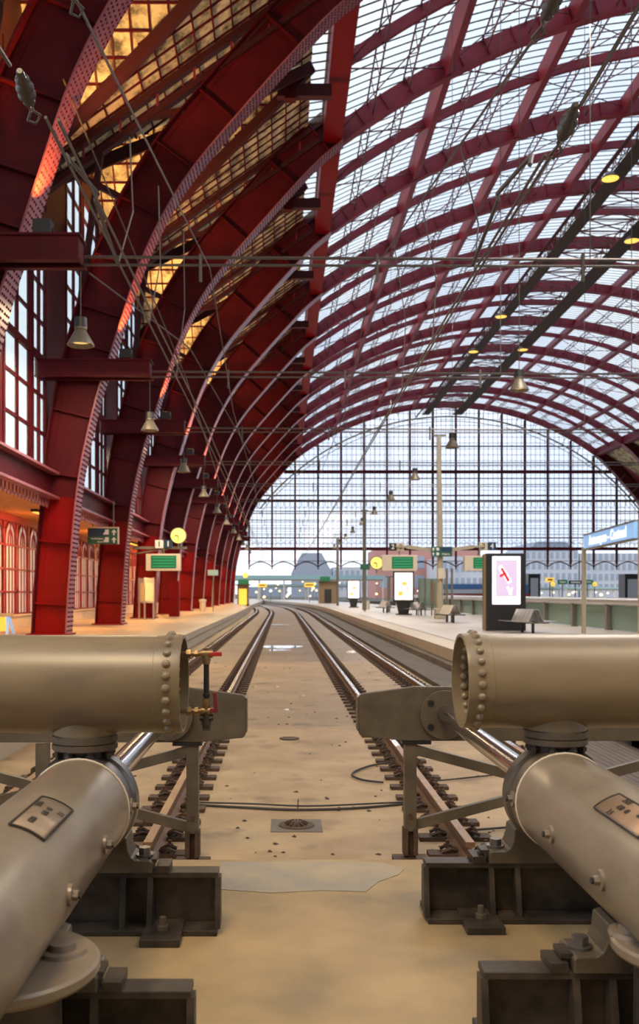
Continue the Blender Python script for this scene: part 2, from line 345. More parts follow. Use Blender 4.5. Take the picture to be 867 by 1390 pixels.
def make_rib(label, rivets):
    t = thing('arch_rib', label, 'arch', (0, 0, 0), 'riveted arch ribs of the hall')
    for side in (0, 1):
        I = IN if side == 0 else mirror(IN); O = OUT if side == 0 else mirror(OUT)
        s = 1 if side == 0 else -1
        I2 = [(x-s*.05 if False else x, z) for x, z in I]
        def off(P, d):
            out = []
            for i, p in enumerate(P):
                a = P[max(i-1, 0)]; b = P[min(i+1, len(P)-1)]; dx, dy = b[0]-a[0], b[1]-a[1]; L = sqrt(dx*dx+dy*dy)
                out.append((p[0]+s*dy/L*d, p[1]-s*dx/L*d))
            return out
        mb = MB().strip(I, off(I, .05), -.45, .45)
        mb.build('inner_flange', M['flange'], t)
        if rivets and side == 0:
            rb = MB(); add_rivets(rb, off(I, .05), 1, 0, (-.38, -.24, -.10, .10, .24, .38)); tag(rb.build('rivets', M['red'], t), kind='stuff')
        MB().strip(O, off(O, -.05), -.33, .33).build('outer_flange', M['red'], t)
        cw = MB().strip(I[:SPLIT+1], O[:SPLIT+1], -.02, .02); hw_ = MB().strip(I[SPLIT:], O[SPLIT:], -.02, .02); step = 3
        for i in range(2, len(I)-1, step):
            st_ = cw if i < SPLIT else hw_
            a, b = I[i], O[i]; st_.bar((a[0], -.12, a[1]), (b[0], -.12, b[1]), .2, .05, up=(0, 0, 1))
            st_.bar((a[0], .12, a[1]), (b[0], .12, b[1]), .2, .05)
        def an(m_, a, b): Ia, Oa = I[a:b], O[a:b]; m_.strip(off(I, -.03)[a:b], off(I, -.2)[a:b], -.05, -.02).strip(off(O, .2)[a:b], off(O, .03)[a:b], -.05, -.02)
        an(cw, 0, SPLIT+1); an(hw_, SPLIT, len(I))
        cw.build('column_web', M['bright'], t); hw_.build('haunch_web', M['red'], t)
        x0 = min(I[0][0], O[0][0])-.15; x1 = max(I[0][0], O[0][0])+.15
        MB().box((x0, -.6, PZ), (x1, .6, PZ+.06)).build('base_plate', M['bright'], t)
    low = [(XC+(RR-.05)*sin(R(-36.3+i*72.6/36)), CZ+(RR-.05)*cos(R(-36.3+i*72.6/36))) for i in range(37)]
    MB().strip(low, MAIN, -.24, .24).build('crown_flange', M['roofred'], t)
    sb = MB().strip(MAIN, MAINo, -.015, .015)
    for i in range(0, 37):
        sb.bar((MAIN[i][0], -.08, MAIN[i][1]), (MAINo[i][0], -.08, MAINo[i][1]), .16, .04)
        sb.bar((MAIN[i][0], .08, MAIN[i][1]), (MAINo[i][0], .08, MAINo[i][1]), .16, .04)
    sb.build('crown_web', M['roofred'], t)
    return t
rl = ['maroon riveted arch rib nearest the camera, cut off at the photo\'s left edge'] + \
     ['maroon riveted steel arch rib, %s in the row of arches from the camera' % ORD[i] for i in range(1, NR)]
ribA = make_rib(rl[0], True); ribA.location = (0, Z0, 0)
ribs = [ribA, dup(ribA, (0, Z0+DZ, 0), rl[1]), dup(ribA, (0, Z0+2*DZ, 0), rl[2])]
ribB = make_rib(rl[3], False); ribB.location = (0, Z0+3*DZ, 0)
for k in range(4, NR): dup(ribB, (0, Z0+k*DZ, 0), rl[k])
# intermediate light arches
def make_sec(label):
    P = [(XC+(RR+.45)*sin(t), CZ+(RR+.45)*cos(t)) for t in [R(-36.3+i*72.6/36) for i in range(37)]]
    Q = [(XC+(RR+.9)*sin(t), CZ+(RR+.9)*cos(t)) for t in [R(-36.3+i*72.6/36) for i in range(37)]]
    return tag(MB().strip(P, Q, -.12, .12).build('intermediate_arch', M['roofred']), label, 'arch', 'light arches between the main ribs')
sec = make_sec('light curved arch of the roof between the two nearest main ribs'); sec.location.y = Z0+DZ/2
for k in range(1, NR-1): dup(sec, (0, Z0+(k+.5)*DZ, 0), 'light curved roof arch halfway between main ribs %s and %s from the camera' % (ORD[k], ORD[k+1]))
# longitudinal girders
mb = MB().box((1.9, 5, E+20.85), (2.75, ZG, E+20.9)).box((1.9, 5, E+20.9), (1.95, ZG, E+22.0)).box((2.7, 5, E+20.9), (2.75, ZG, E+22.0)).box((1.8, 5, E+21.98), (2.85, ZG, E+22.03))
tag(mb.build('longitudinal_girder', M['girder']), 'bright red box girder running the length of the hall where roof meets left haunches', 'girder')
mb = MB().box((2*XC-2.75, 5, E+20.85), (2*XC-1.9, ZG, E+22.0)); tag(mb.build('longitudinal_girder', M['roofred']), 'red box girder running along the right haunches of the hall', 'girder')
def radial(t, r): return (XC+r*sin(t), CZ+r*cos(t))
pn = ['lowest broad purlin on the left slope of the glass roof', 'middle broad purlin on the left slope of the glass roof', 'top broad purlin left of the roof crown', 'top broad purlin right of the roof crown', 'middle broad purlin on the right slope of the glass roof', 'lowest broad purlin on the right slope of the glass roof']
for nme, d in zip(pn, (-27.5, -17.9, -8.2, 8.2, 17.9, 27.5)):
    t = R(d); a, b = radial(t, RR+.02), radial(t, RR+.9); c = radial(t+.006, RR+.02), radial(t-.006, RR+.02)
    mb = MB().bar((a[0], (5+ZG)/2, a[1]), (b[0], (5+ZG)/2, b[1]), .05, ZG-5, up=(0, 1, 0))
    nx = V((cos(t), 0, -sin(t)))
    p = V((a[0], 5, a[1])); mb.bar(p, p+V((0, ZG-5, 0)), .42, .04, up=(sin(t), 0, cos(t)))
    tag(mb.build('purlin', M['roofred']), nme, 'purlin')
ln = 0
sl = []
for lo, hi in ((-36.3,-27.5),(-27.5,-17.9),(-17.9,-8.2),(8.2,17.9),(17.9,27.5),(27.5,36.3)):
    for f in (1/3, 2/3):
        sl.append(lo+(hi-lo)*f)
for i, d in enumerate(sl+[-4.5, 4.5]):
    t = R(d); mb = MB(); a, b = radial(t, RR+.35), radial(t, RR+.85)
    for q in (a, b): mb.bar((q[0], Z0-10, q[1]), (q[0], ZG, q[1]), .065, .065, up=(0, 0, 1))
    y = Z0-10; u = 0
    while y < ZG-.9:
        p, q = (a, b) if u else (b, a); mb.bar((p[0], y, p[1]), (q[0], y+.92, q[1]), .035, .035, up=(1, 0, 0)); y += .92; u = 1-u
    side = 'left' if d < 0 else 'right'; n_ = i if d < 0 else 11-i
    if abs(d) == 4.5: lab = 'dark lattice purlin closest to the roof crown on the %s side' % side
    else: lab = 'thin lattice purlin on the %s roof slope, %s counted upward from the haunch' % (side, 'first second third fourth fifth sixth'.split()[n_])
    tag(mb.build('lattice_purlin', M['lattice']), lab, 'purlin')
# wind bracing rods
mb = MB()
ts = [-36.3,-27.5,-17.9,-8.2,8.2,17.9,27.5,36.3]
for k in range(NR-1):
    for i in (0, 1, 2, 4, 5, 6):
        for h in (0, .5):
            for s in (0, 1):
                a, b = radial(R(ts[i]), RR+.5), radial(R(ts[i+1]), RR+.5)
                if s: a, b = b, a
                mb.tube([(a[0], Z0+(k+h)*DZ, a[1]), (b[0], Z0+(k+h+.5)*DZ, b[1])], .035, 4)
st(mb.build('trim_6', M['lattice']))
# roof skin
mb = MB(); N = 48
for i in range(N):
    t0, t1 = R(-36.3+72.6*i/N), R(-36.3+72.6*(i+1)/N); a, b = radial(t0, RR+1.0), radial(t1, RR+1.0)
    mb.quad((a[0], -6, a[1]), (b[0], -6, b[1]), (b[0], ZG+.5, b[1]), (a[0], ZG+.5, a[1]))
st(mb.build('ceiling', M['roofglass'], smooth=True))
# catwalk under the crown
for x0, x1, lab in ((21.3, 22.3, 'narrow dark timber catwalk under the roof crown, left of the pair'), (25.9, 27.3, 'broad dark timber catwalk under the roof crown, right of the pair')):
    t = thing('catwalk', lab, 'catwalk', ((x0+x1)/2, 60, E+27.1))
    MB().box((x0, 8, E+27.08), (x1, ZG, E+27.18)).build('walkway', M['wood'], t)
    hb = MB()
    for x in (x0, x1):
        hb.bar((x, 8, E+27.8), (x, ZG, E+27.8), .06, .06); y = 8
        while y < ZG-1.4: hb.bar((x, y, E+27.1), (x, y+.7, E+27.8), .05, .05, up=(1,0,0)); hb.bar((x, y+.7, E+27.8), (x, y+1.4, E+27.1), .05, .05, up=(1,0,0)); y += 1.4
    hb.build('lattice_side', M['lattice'], t)
mb = MB(); y = 10.
while y < ZG-3: mb.bar((22.3, y, E+27.25), (25.9, y+2.2, E+27.25), .07, .07).bar((25.9, y, E+27.25), (22.3, y+2.2, E+27.25), .07, .07).bar((22.3, y, E+27.25), (25.9, y, E+27.25), .08, .08); y += 2.2
tag(mb.build('cross_bracing', M['lattice']), 'dark crossed lattice bracing spanning between the two crown catwalks', 'bracing')
tag(MB().tube([(20.4, 8, E+26.8), (20.4, ZG, E+26.8)], .11, 8).build('roof_pipe', M['dark']), 'long dark pipe running under the roof just left of the crown', 'pipe')
# --- left wall: band beam, windows, dormers
XW = -8.2
T = lambda x: E+20.8+.71*x
ap = E+21.6
def prof(o):     # wall top over bay offset
    m = DZ/2; return ap-(ap-T(XW))*min(1, max(0, abs(o-m)-0)/(m-.9))
wins = [(2.9,5.3),(5.9,8.5),(9.0,10.5)]
def window_bay(y0, name, nidx, x, sgn, wnum):
    mb = MB(); zb = E+4.2
    edges = [0]+[e for w_ in wins for e in w_]+[DZ]
    def colm(a, b, zlo, flat=None):
        n = max(1, int((b-a)/.4)); 
        for i in range(n):
            p, q = a+(b-a)*i/n, a+(b-a)*(i+1)/n
            mb.prism([(y0+p, zlo), (y0+q, zlo), (y0+q, prof(q)), (y0+p, prof(p))], x-.04, x+.04, 'x')
    for i in range(0, len(edges), 2): colm(edges[i], edges[i+1], E+4.0)
    for a, b in wins:
        top = min(prof(a), prof(b))-.9; colm(a, b, top)
        mb.box((x-.12, y0+a, E+4.0), (x+.12, y0+b, zb))
        for q in (a-.12, b+.12): mb.box((x-.05, y0+q-.1, zb), (x+.07, y0+q+.1, top+.2))
    wall = st(mb.build(name, M['red']))
    for a, b in wins:
        top = min(prof(a), prof(b))-.9
        win = st(MB().box((x-.02, y0+a, zb), (x-.01, y0+b, top)).build('window_%d' % wnum, M['wallglass'])); wnum += 1
        g = MB(); mid = (a+b)/2; g.box((x-.05, y0+mid-.035, zb), (x+.07, y0+mid+.035, top)); z = zb+1.25; i = 0
        while z < top-.3: h = .12 if i == 2 or i == 6 else .05; g.box((x-.05, y0+a, z-h), (x+.04 if h < .1 else x+.08, y0+b, z+h)); z += 1.25; i += 1
        g.build('window_bars', M['red'], win)
    return wnum
wn = 1
for k in range(-1, NR-1): wn = window_bay(Z0+k*DZ, 'wall_left_upper' if k < 0 else 'wall_left_upper.%03d' % (k+1), k, XW, 1, wn)
# band beams between columns + soffit
for k in range(-1, NR-1):
    y0 = Z0+k*DZ; t = thing('band_beam', 'deep maroon band beam under the tall windows, %s' % ('left of the nearest rib, mostly cut off' if k < 0 else 'spanning from the %s arch rib to the next' % ORD[k]), 'beam', (-8.0, y0+DZ/2, E+3.7))
    MB().box((-8.1, y0+.1, E+3.3), (-7.98, y0+DZ-.1, E+4.1)).build('web', M['red'], t)
    MB().box((-8.25, y0+.1, E+4.08), (-7.7, y0+DZ-.1, E+4.16)).box((-8.25, y0+.1, E+3.24), (-7.7, y0+DZ-.1, E+3.32)).build('flange', M['flange'], t)
    f = MB(); n = 26
    for i in range(n):
        yy = y0+.5+(DZ-1)*(i+.5)/n; f.tube([(-8.0, yy-.19, E+3.24), (-8.0, yy-.13, E+3.02), (-8.0, yy, E+2.92), (-8.0, yy+.13, E+3.02), (-8.0, yy+.19, E+3.24)], .03, 5)
    f.build('scalloped_fringe', M['flange'], t)
st(MB().box((-11.6, 4, E+3.25), (-8.1, ZG, E+3.3)).build('ceiling_arcade', M['amber']))
XL = -11.3
for k in range(-1, NR-1):
    y0 = Z0+k*DZ; n = 6; wv = DZ/n; t = st(thing('wall_left_lower' if k < 0 else 'wall_left_lower.%03d' % (k+1), None, None, (XL, y0+DZ/2, PZ)))
    MB().box((XL-.1, y0, E-.93), (XL-.08, y0+DZ, E+3.1)).build('frosted_glass', M['frost'], t)
    MB().box((XL-.3, y0, PZ), (XL+.12, y0+DZ, E-.95)).box((XL-.3, y0, E-.98), (XL+.2, y0+DZ, E-.90)).build('stone_skirting', M['stone'], t)
    fr = MB(); ar = MB()
    for i in range(n):
        a = y0+i*wv; fr.box((XL-.12, a-.10, E-.9), (XL+.02, a+.10, E+3.1))
        for j in range(1, 4): fr.box((XL-.08, a+j*wv/4-.025, E-.9), (XL-.04, a+j*wv/4+.025, E+2.0))
        lo, hi, zs, zt = a+.10, a+wv-.10, E+2.0, E+2.95; mid = (lo+hi)/2; hw = (hi-lo)/2
        arc = [(lo+hw*(1-cos(pi/2*u)), zs+(zt-zs)*sin(pi/2*u)**.9) for u in [q/6 for q in range(7)]]
        ar.add([(XL-.02, p[0], p[1]) for p in arc]+[(XL-.02, lo, E+3.1), (XL-.02, mid, E+3.1)], [tuple(range(7))+(8, 7)])
        ar.add([(XL-.02, 2*mid-p[0], p[1]) for p in arc]+[(XL-.02, hi, E+3.1), (XL-.02, mid, E+3.1)], [(7, 8)+tuple(range(6, -1, -1))])
        ar.tube([(XL, p[0], p[1]) for p in arc]+[(XL, 2*mid-p[0], p[1]) for p in arc[::-1]], .05, 5)
        ar.tube([(XL, mid-.32*cos(q), zs+.05+.6*sin(q)) for q in [pi*z/8 for z in range(9)]], .035, 5)
        ar.tube([(XL, mid, zs), (XL, mid, zt)], .03, 5)
    for z in (-.88, .05, 1.0, 2.0): fr.box((XL-.08, y0, E+z-.04), (XL+.02, y0+DZ, E+z+.04))
    fr.box((XL-.15, y0, E+2.95), (XL+.1, y0+DZ, E+3.3))
    fr.build('window_frame', M['roofred'], t); ar.build('pointed_arch_tracery', M['roofred'], t)
# arcade lamps (sodium) hidden in the soffit coffers: each has a fixture
SOD = (1, .40, .07)
for k in range(NR-2):
    y0 = Z0+k*DZ
    t = thing('arcade_lamp', 'amber lamp under the arcade soffit behind the %s column' % ORD[k], 'lamp', (-9.6, y0+DZ/2, E+3.2))
    MB().cb((-9.6, y0+DZ/2, E+3.2), (.25, 3.6, .1)).build('housing', M['dark'], t); MB().cb((-9.6, y0+DZ/2, E+3.14), (.2, 3.4, .02)).build('diffuser', M['flood'], t)
    l = lamp('arcade_lamp_light', 'AREA', (-9.6, y0+DZ/2, E+3.1), 760, (1,.42,.09), .5, aim=(-11.2, y0+DZ/2, E+1.0), sy=7)
# --- aisle roof
XA, XB = XW, 1.2
vv = lambda x: .9+(DZ/2-.9)*(x-XA)/(XB-XA)
bays = range(-2, NR-1)
for k in bays:
    y0 = Z0+k*DZ; ym = y0+DZ/2; y1 = y0+DZ
    mb = MB()
    mb.quad((XA, ym, ap), (XB, ym, ap), (XA, y1-.9, T(XA))); mb.quad((XA, ym, ap), (XB, ym, ap), (XA, y0+.9, T(XA)))
    mb.quad((XA, y1-.9, T(XA)), (XB, ym, T(XB)), (XB, y1+DZ/2, T(XB)), (XA, y1+.9, T(XA)))
    st(mb.build('ceiling_aisle.%03d' % (k+2), M['dirty']))
    g = MB()
    # far dormer slope grid
    x = XA+.3
    while x < XB: y_ = y1-vv(x); g.bar((x, ym, ap-.04), (x, y_, T(x)-.04), .07, .07); g.bar((x, ym, ap-.04), (x, 2*ym-y_, T(x)-.04), .07, .07); x += .62
    d = .45; m_ = DZ/2-.9
    while d < m_:
        xx = XA+(XB-XA)*(1-d/m_); z = ap-(ap-T(XA))*d/m_-.04
        g.bar((XA, ym+d, z), (xx, ym+d, z), .07, .07); g.bar((XA, ym-d, z), (xx, ym-d, z), .07, .07); d += .42
    x = XA+.3
    while x < XB: v = vv(x); g.bar((x, y1-v, T(x)-.04), (x, y1+v, T(x)-.04), .06, .06); x += .62
    d = -DZ/2+.3
    while d < DZ/2:
        if abs(d) < .9: xs = XA
        else: xs = XA+(XB-XA)*(abs(d)-.9)/(DZ/2-.9)
        if xs < XB-.2: g.bar((xs, y1+d, T(xs)-.04), (XB, y1+d, T(XB)-.04), .06, .06)
        d += .62
    st(g.build('trim_7.%03d' % (k+2), M['red']))
    # valley rafters
    if k >= -1:
        w1 = 'valley between ribs %s and %s' % (ORD[max(k,0)], ORD[k+1]) if k >= 0 else 'nearest valley above the photo\'s top left corner'
        for sgn, wd in ((1, 'far'), (-1, 'near')):
            P = []
            for i in range(7):
                x = XA+(XB-XA)*i/6; yy = ym+sgn*(DZ/2-vv(x)); P.append((x, yy, T(x)-.28-.35*sin(pi*i/6)*.5))
            mb = MB()
            for i in range(6): mb.bar(P[i], P[i+1], .22, .42)
            tag(mb.build('valley_rafter', M['dark']), '%s red rafter of the aisle roof %s' % (wd, w1), 'rafter')
        t = thing('ridge_beam', 'stub beam joining aisle ridge to the long girder, %s' % w1, 'beam', (1.5, ym, E+20.4))
        MB().box((-.2, ym-.18, E+20.1), (2.0, ym+.18, E+20.6)).build('beam', M['dark'], t)
        MB().box((.1, ym-.2, E+20.0), (.55, ym+.2, ap)).build('post', M['red'], t)
# truss rafter at each rib
def make_truss(lab):
    t = thing('rafter_truss', lab, 'truss', (0, 0, 0), 'sloping rafter trusses above the ribs')
    a, b = (XA, T(XA)-.25), (XB+.9, T(XB+.9)-.25); lo = .75
    MB().bar((a[0], 0, a[1]), (b[0], 0, b[1]), .3, .22).build('top_chord', M['dark'], t)
    MB().bar((a[0], 0, a[1]-lo), (b[0], 0, b[1]-lo), .3, .2).build('bottom_chord', M['dark'], t)
    w_ = MB(); n = 8; w_.bar((a[0], 0, a[1]-.02), (b[0], 0, b[1]-.02), .06, .04)
    for i in range(n+1):
        x = a[0]+(b[0]-a[0])*i/n; z = T(x)-.25; w_.bar((x, 0, z), (x, 0, z-lo), .08, .08)
    w_.build('web_posts', M['roofred'], t)
    for x, j in ((-7.3, 26), (-4.6, 31), (-1.9, 35), (-6.3, 20)):
        p = OUT[min(j, len(OUT)-1)]; MB().bar((x, 0, T(x)-1.0), (p[0], 0, p[1]), .2, .2).build('strut', M['dark'], t)
    return t
tr = make_truss('sloping dark truss above the nearest arch rib'); tr.location = (0, Z0, 0)
for k in range(1, NR): dup(tr, (0, Z0+k*DZ, 0), 'sloping dark truss under the amber aisle roof above the %s arch rib' % ORD[k])
# glazed strip between aisle roof and girder
st(MB().quad((XB, -6, T(XB)), (2.35, -6, E+21.95), (2.35, ZG, E+21.95), (XB, ZG, T(XB))).build('ceiling_strip', M['roofglass']))
# right side: simple counterparts
mir = lambda x: 2*XC-x
mb = MB().quad((mir(XA), 4, T(XA)), (mir(2.35), 4, E+21.95), (mir(2.35), ZG, E+21.95), (mir(XA), ZG, T(XA))); st(mb.build('ceiling_aisle_right', M['dirty']))
mb = MB().box((mir(XA)-.1, 4, PZ), (mir(XA)+.1, ZG, E+4.2)).box((mir(XA)-.1, 4, T(XA)-1), (mir(XA)+.1, ZG, T(XA)+.1))
for k in range(NR*2): y = 10+k*DZ/2; mb.box((mir(XA)-.15, y-1, E+4), (mir(XA)+.15, y+1, T(XA)))
st(mb.build('wall_right', M['red'])); st(MB().box((mir(XA), 4, E+4.2), (mir(XA)+.02, ZG, T(XA)-1)).build('window_99', M['wallglass']))
# back wall of the station house behind the camera
st(MB().box((-14, -16, -1), (62, -15, E+30)).build('wall_back', M['stone']))
# --- crossbeams with floodlights and pendants
def make_cross(lab):
    t = thing('cross_beam', lab, 'beam', (-6.3, 0, E+7.5), 'short crossbeams sticking out through the left ribs')
    z = E+7.55
    MB().box((-8.3, -.62, z-.25), (-4.45, -.58, z+.25)).box((-8.3, -.1, z-.25), (-4.45, -.06, z+.25)).build('web', M['red'], t)
    MB().box((-8.3, -.68, z+.25), (-4.40, -.0, z+.30)).box((-8.3, -.68, z-.30), (-4.40, -.5, z-.25)).box((-8.3, -.18, z-.30), (-4.40, 0, z-.25)).build('flange', M['red'], t)
    MB().box((-4.5, -.62, z-.25), (-4.45, -.06, z+.25)).build('end_plate', M['red'], t)
    return t
cb = make_cross('short maroon crossbeam through the nearest rib, cut off at the left edge'); 
for k in range(NR-1):
    o = cb if k == 0 else dup(cb, label='short maroon crossbeam through the %s rib, carrying a pendant lamp' % ORD[k])
    o.location = (-6.3, Z0+k*DZ-.5, E+7.5)
for k in range(NR-1):
    y = Z0+k*DZ-.75; x = -5.3
    t = thing('floodlight', 'dark floodlight standing on the crossbeam at the %s rib' % ORD[k], 'floodlight', (x, y, E+7.85))
    MB().box((x-.2, y-.18, E+7.95), (x+.2, y+.12, E+8.25)).bar((x-.22, y, E+7.85), (x-.22, y, E+8.1), .04, .04).bar((x+.22, y, E+7.85), (x+.22, y, E+8.1), .04, .04).build('housing', M['black'], t)
    MB().box((x-.16, y-.14, E+8.25), (x+.16, y+.08, E+8.26)).build('lens', M['flood'], t)
    lamp('floodlight_or_added_uplight', 'SPOT', (x, y+.12, E+8.4), 1500, (1,.36,.05), .08, aim=(x-.1, y+.75, E+10.4), spot=R(48))
    lamp('floodlight_or_added_uplight', 'SPOT', (-7.3, y+.75+DZ/2, E+12.2), 4600, (1, .56, .17), .3, aim=(-3.4, y+1.6+DZ/2, E+19), spot=R(102))  # added uplight for the aisle ceiling; its wall fixture is invented too
    t = thing('added_uplight', 'added amber uplight on the window wall high between ribs %s and %s' % (ORD[k], ORD[k+1]), 'floodlight', (-7.6, y+.75+DZ/2, E+11.9))
    MB().box((-8.1, y+.65+DZ/2, E+11.85), (-7.1, y+.85+DZ/2, E+11.95)).box((-7.55, y+.5+DZ/2, E+11.9), (-7.05, y+1.0+DZ/2, E+12.1)).build('housing', M['black'], t)
def make_pendant(lab, wire):
    t = thing('pendant_lamp', lab, 'lamp', (0, 0, 0))
    MB().lathe([(.05,.62),(.13,.60),(.14,.36),(.12,.34),(.30,.02),(.30,0),(.275,.0),(.11,.30),(.0,.31)], (0,0,0), (0,0,1), 20).build('lamp_shade', M['lampout'], t, smooth=True)
    MB().lathe([(.14,.62),(.15,.40),(.0,.64)], (0,0,0), (0,0,1), 16).build('ballast_box', M['black'], t)
    MB().lathe([(.0,.1),(.19,.12),(.22,.09),(0,.08)], (0,0,0), (0,0,1), 16).build('bulb', M['lampin'], t)
    MB().tube([(0,0,.6), (0,0,.6+wire)], .012, 4).build('suspension_wire', M['wire'], t)
    return t
pa = make_pendant('grey bell pendant lamp hanging from the nearest left crossbeam', 1.2)
for k in range(NR-1):
    o = pa if k == 0 else dup(pa, label='grey bell pendant lamp hanging from the crossbeam of the %s rib' % ORD[k])
    o.location = (-4.52, Z0+k*DZ-.55, E+5.55)
pb = make_pendant('bell pendant lamp on a long wire, nearest of those over the right platform', 18.05)
for k in range(10):
    o = pb if k == 0 else dup(pb, label='bell pendant lamp on a long wire over the right platform, %s from the camera' % ORD[k])
    o.location = (7.25, 28.2+k*11.1, E+6.2)
for k, (x, s) in enumerate(((20.9, 21.3), (26.2, 18.1), (20.9, 12.4), (26.1, 12.5), (20.9, 14.2))):
    y = 1250/s
    t = thing('roof_floodlight', ['amber floodlight under the left catwalk, nearest', 'amber floodlight under the right catwalk, nearest', 'amber floodlight under the left catwalk, farthest', 'amber floodlight under the right catwalk, farther one', 'amber floodlight under the left catwalk, middle one'][k], 'floodlight', (x, y, E+26.5))
    MB().lathe([(.55,0),(.5,.12),(.25,.35),(.05,.4)], (x, y, E+26.4), (0,0,1), 16).build('housing', M['lampout'], t, smooth=True)
    MB().lathe([(.0,-.06),(.35,-.04),(.53,0)], (x, y, E+26.4), (0,0,1), 16).build('lens', M['flood'], t, smooth=True)
# --- gable window
xg = [8.96+3.505*i for i in range(-4, 14)]
def archz(x): 
    dx = x-XC
    if abs(dx) < RR*sin(R(36.3)): return CZ+sqrt(RR*RR-dx*dx)
    xx = XC-abs(dx)
    for i in range(len(IN)-1):
        if IN[i][0] <= xx <= IN[i+1][0]: return IN[i][1]+(IN[i+1][1]-IN[i][1])*(xx-IN[i][0])/(IN[i+1][0]-IN[i][0])
    return IN[3][1]
def xlim(z):
    lo = XC
    for P in (IN+MAIN,):
        xs = [p for p in P if p[0] <= XC]; 
        for i in range(len(xs)-1):
            if xs[i][1] <= z <= xs[i+1][1]: return xs[i][0]+(xs[i+1][0]-xs[i][0])*(z-xs[i][1])/(xs[i+1][1]-xs[i][1]+1e-9)
    return None
gt = st(thing('window_100', None, None, (XC, ZG+.6, E)))
yG = ZG+.6
mb = MB()
for x in xg:
    zt = archz(x); 
    if zt > E+5: mb.box((x-.14, yG-.2, E+4.4), (x+.14, yG+.2, zt))
mb.build('mullion', M['red'], gt)
mb = MB()
for z, h in ((6.75, .24), (18.5, .24)):
    x0 = xlim(E+z); mb.box((x0, yG-.25, E+z-h), (mir(x0), yG+.25, E+z+h))
mb.build('transom', M['red'], gt)
mb = MB()
for z, h in ((22.4, .09), (14.9, .1), (14.1, .12), (17.5, .07), (8.4,.07), (12.5, .05)):
    x0 = xlim(E+z); mb.box((x0, yG-.1, E+z-h), (mir(x0), yG+.1, E+z+h))
mb.build('thin_transom', M['dark'], gt)
mb = MB(); x = -6.
while x < 56.5:
    zt = archz(x)
    if zt > E+7.2: mb.box((x-.03, yG-.03, E+6.9), (x+.03, yG+.03, zt))
    x += .72
z = 7.6
while z < 28.5:
    x0 = xlim(E+z)
    if x0 is not None and x0 < XC-1: mb.box((x0, yG-.03, E+z-.03), (mir(x0), yG+.03, E+z+.03))
    z += .9
mb.build('lattice', M['lampout'], gt)
mb = MB()
x = -5.6
while x < 56:
    if archz(x) > E+15: mb.tube([(x+.5*cos(a), yG-.05, E+13.6+.5*sin(a)) for a in [2*pi*i/10 for i in range(11)]], .035, 4)
    if archz(x) > E+8: mb.tube([(x+.36*cos(a), yG-.05, E+7.7+.36*sin(a)) for a in [2*pi*i/10 for i in range(11)]], .04, 4)
    x += .9
mb.build('ring_ornament', M['bgrey'], gt)
gp = [p for p in [(XC+(RR)*sin(R(a)), CZ+RR*cos(R(a))) for a in range(-36, 37, 2)] if p[1] > E+7]
low = [p for p in IN if p[1] > E+6.9]; outl = low+gp+[(mir(x), z) for x, z in low[::-1]]
MB().add([(x, yG+.05, z) for x, z in outl], [tuple(range(len(outl)))]).build('glass', M['clear'], gt)
mb = MB()
for i in range(len(xg)-1):
    a, b = xg[i], xg[i+1]
    mb.tube([(a+(b-a)*u, yG, E+4.0+.75*(1-(2*u-1)**2)) for u in [q/10 for q in range(11)]], .09, 5)
for x in xg: mb.cyl((x, yG, E+3.6), (x, yG, E+6.7), .10, 6)
mb.box((xg[0], yG-.05, E+4.85), (xg[-1], yG+.05, E+4.93))
mb.build('scalloped_valance', M['dark'], gt)
# spandrels between aisle and gable
sp = MB(); lowx = [(XA-3.4, PZ), (XA-3.4, T(XA)), (XA, T(XA))]+[(XB, T(XB)), (2.2, E+21.9)]
poly = [(XA-3.4, PZ+3.9), (XA-3.4, T(XA)), (XB, T(XB))]+[p for p in IN[::-1] if p[1] > PZ+3.9]
sp.prism(poly, yG-.1, yG+.1); sp.prism([(mir(x), z) for x, z in poly], yG-.1, yG+.1); st(sp.build('wall_far', M['red']))
Pm = [radial(R(a), RR-1.6) for a in range(-52, 53, 2)]
mb = MB().tube([(x, ZG-1, z) for x, z in Pm], .12, 6).tube([(x, ZG-1, z-.7) for x, z in Pm if True], .05, 5)
for i in range(0, len(Pm), 2): mb.bar((Pm[i][0], ZG-1, Pm[i][1]), (Pm[i][0]+2*sin(R(-52+2*i)), ZG-1, Pm[i][1]+2*cos(R(-52+2*i))), .07, .07)
tag(mb.build('maintenance_rail', M['lampout']), 'grey curved maintenance rail following the arch of the far gable window', 'rail')
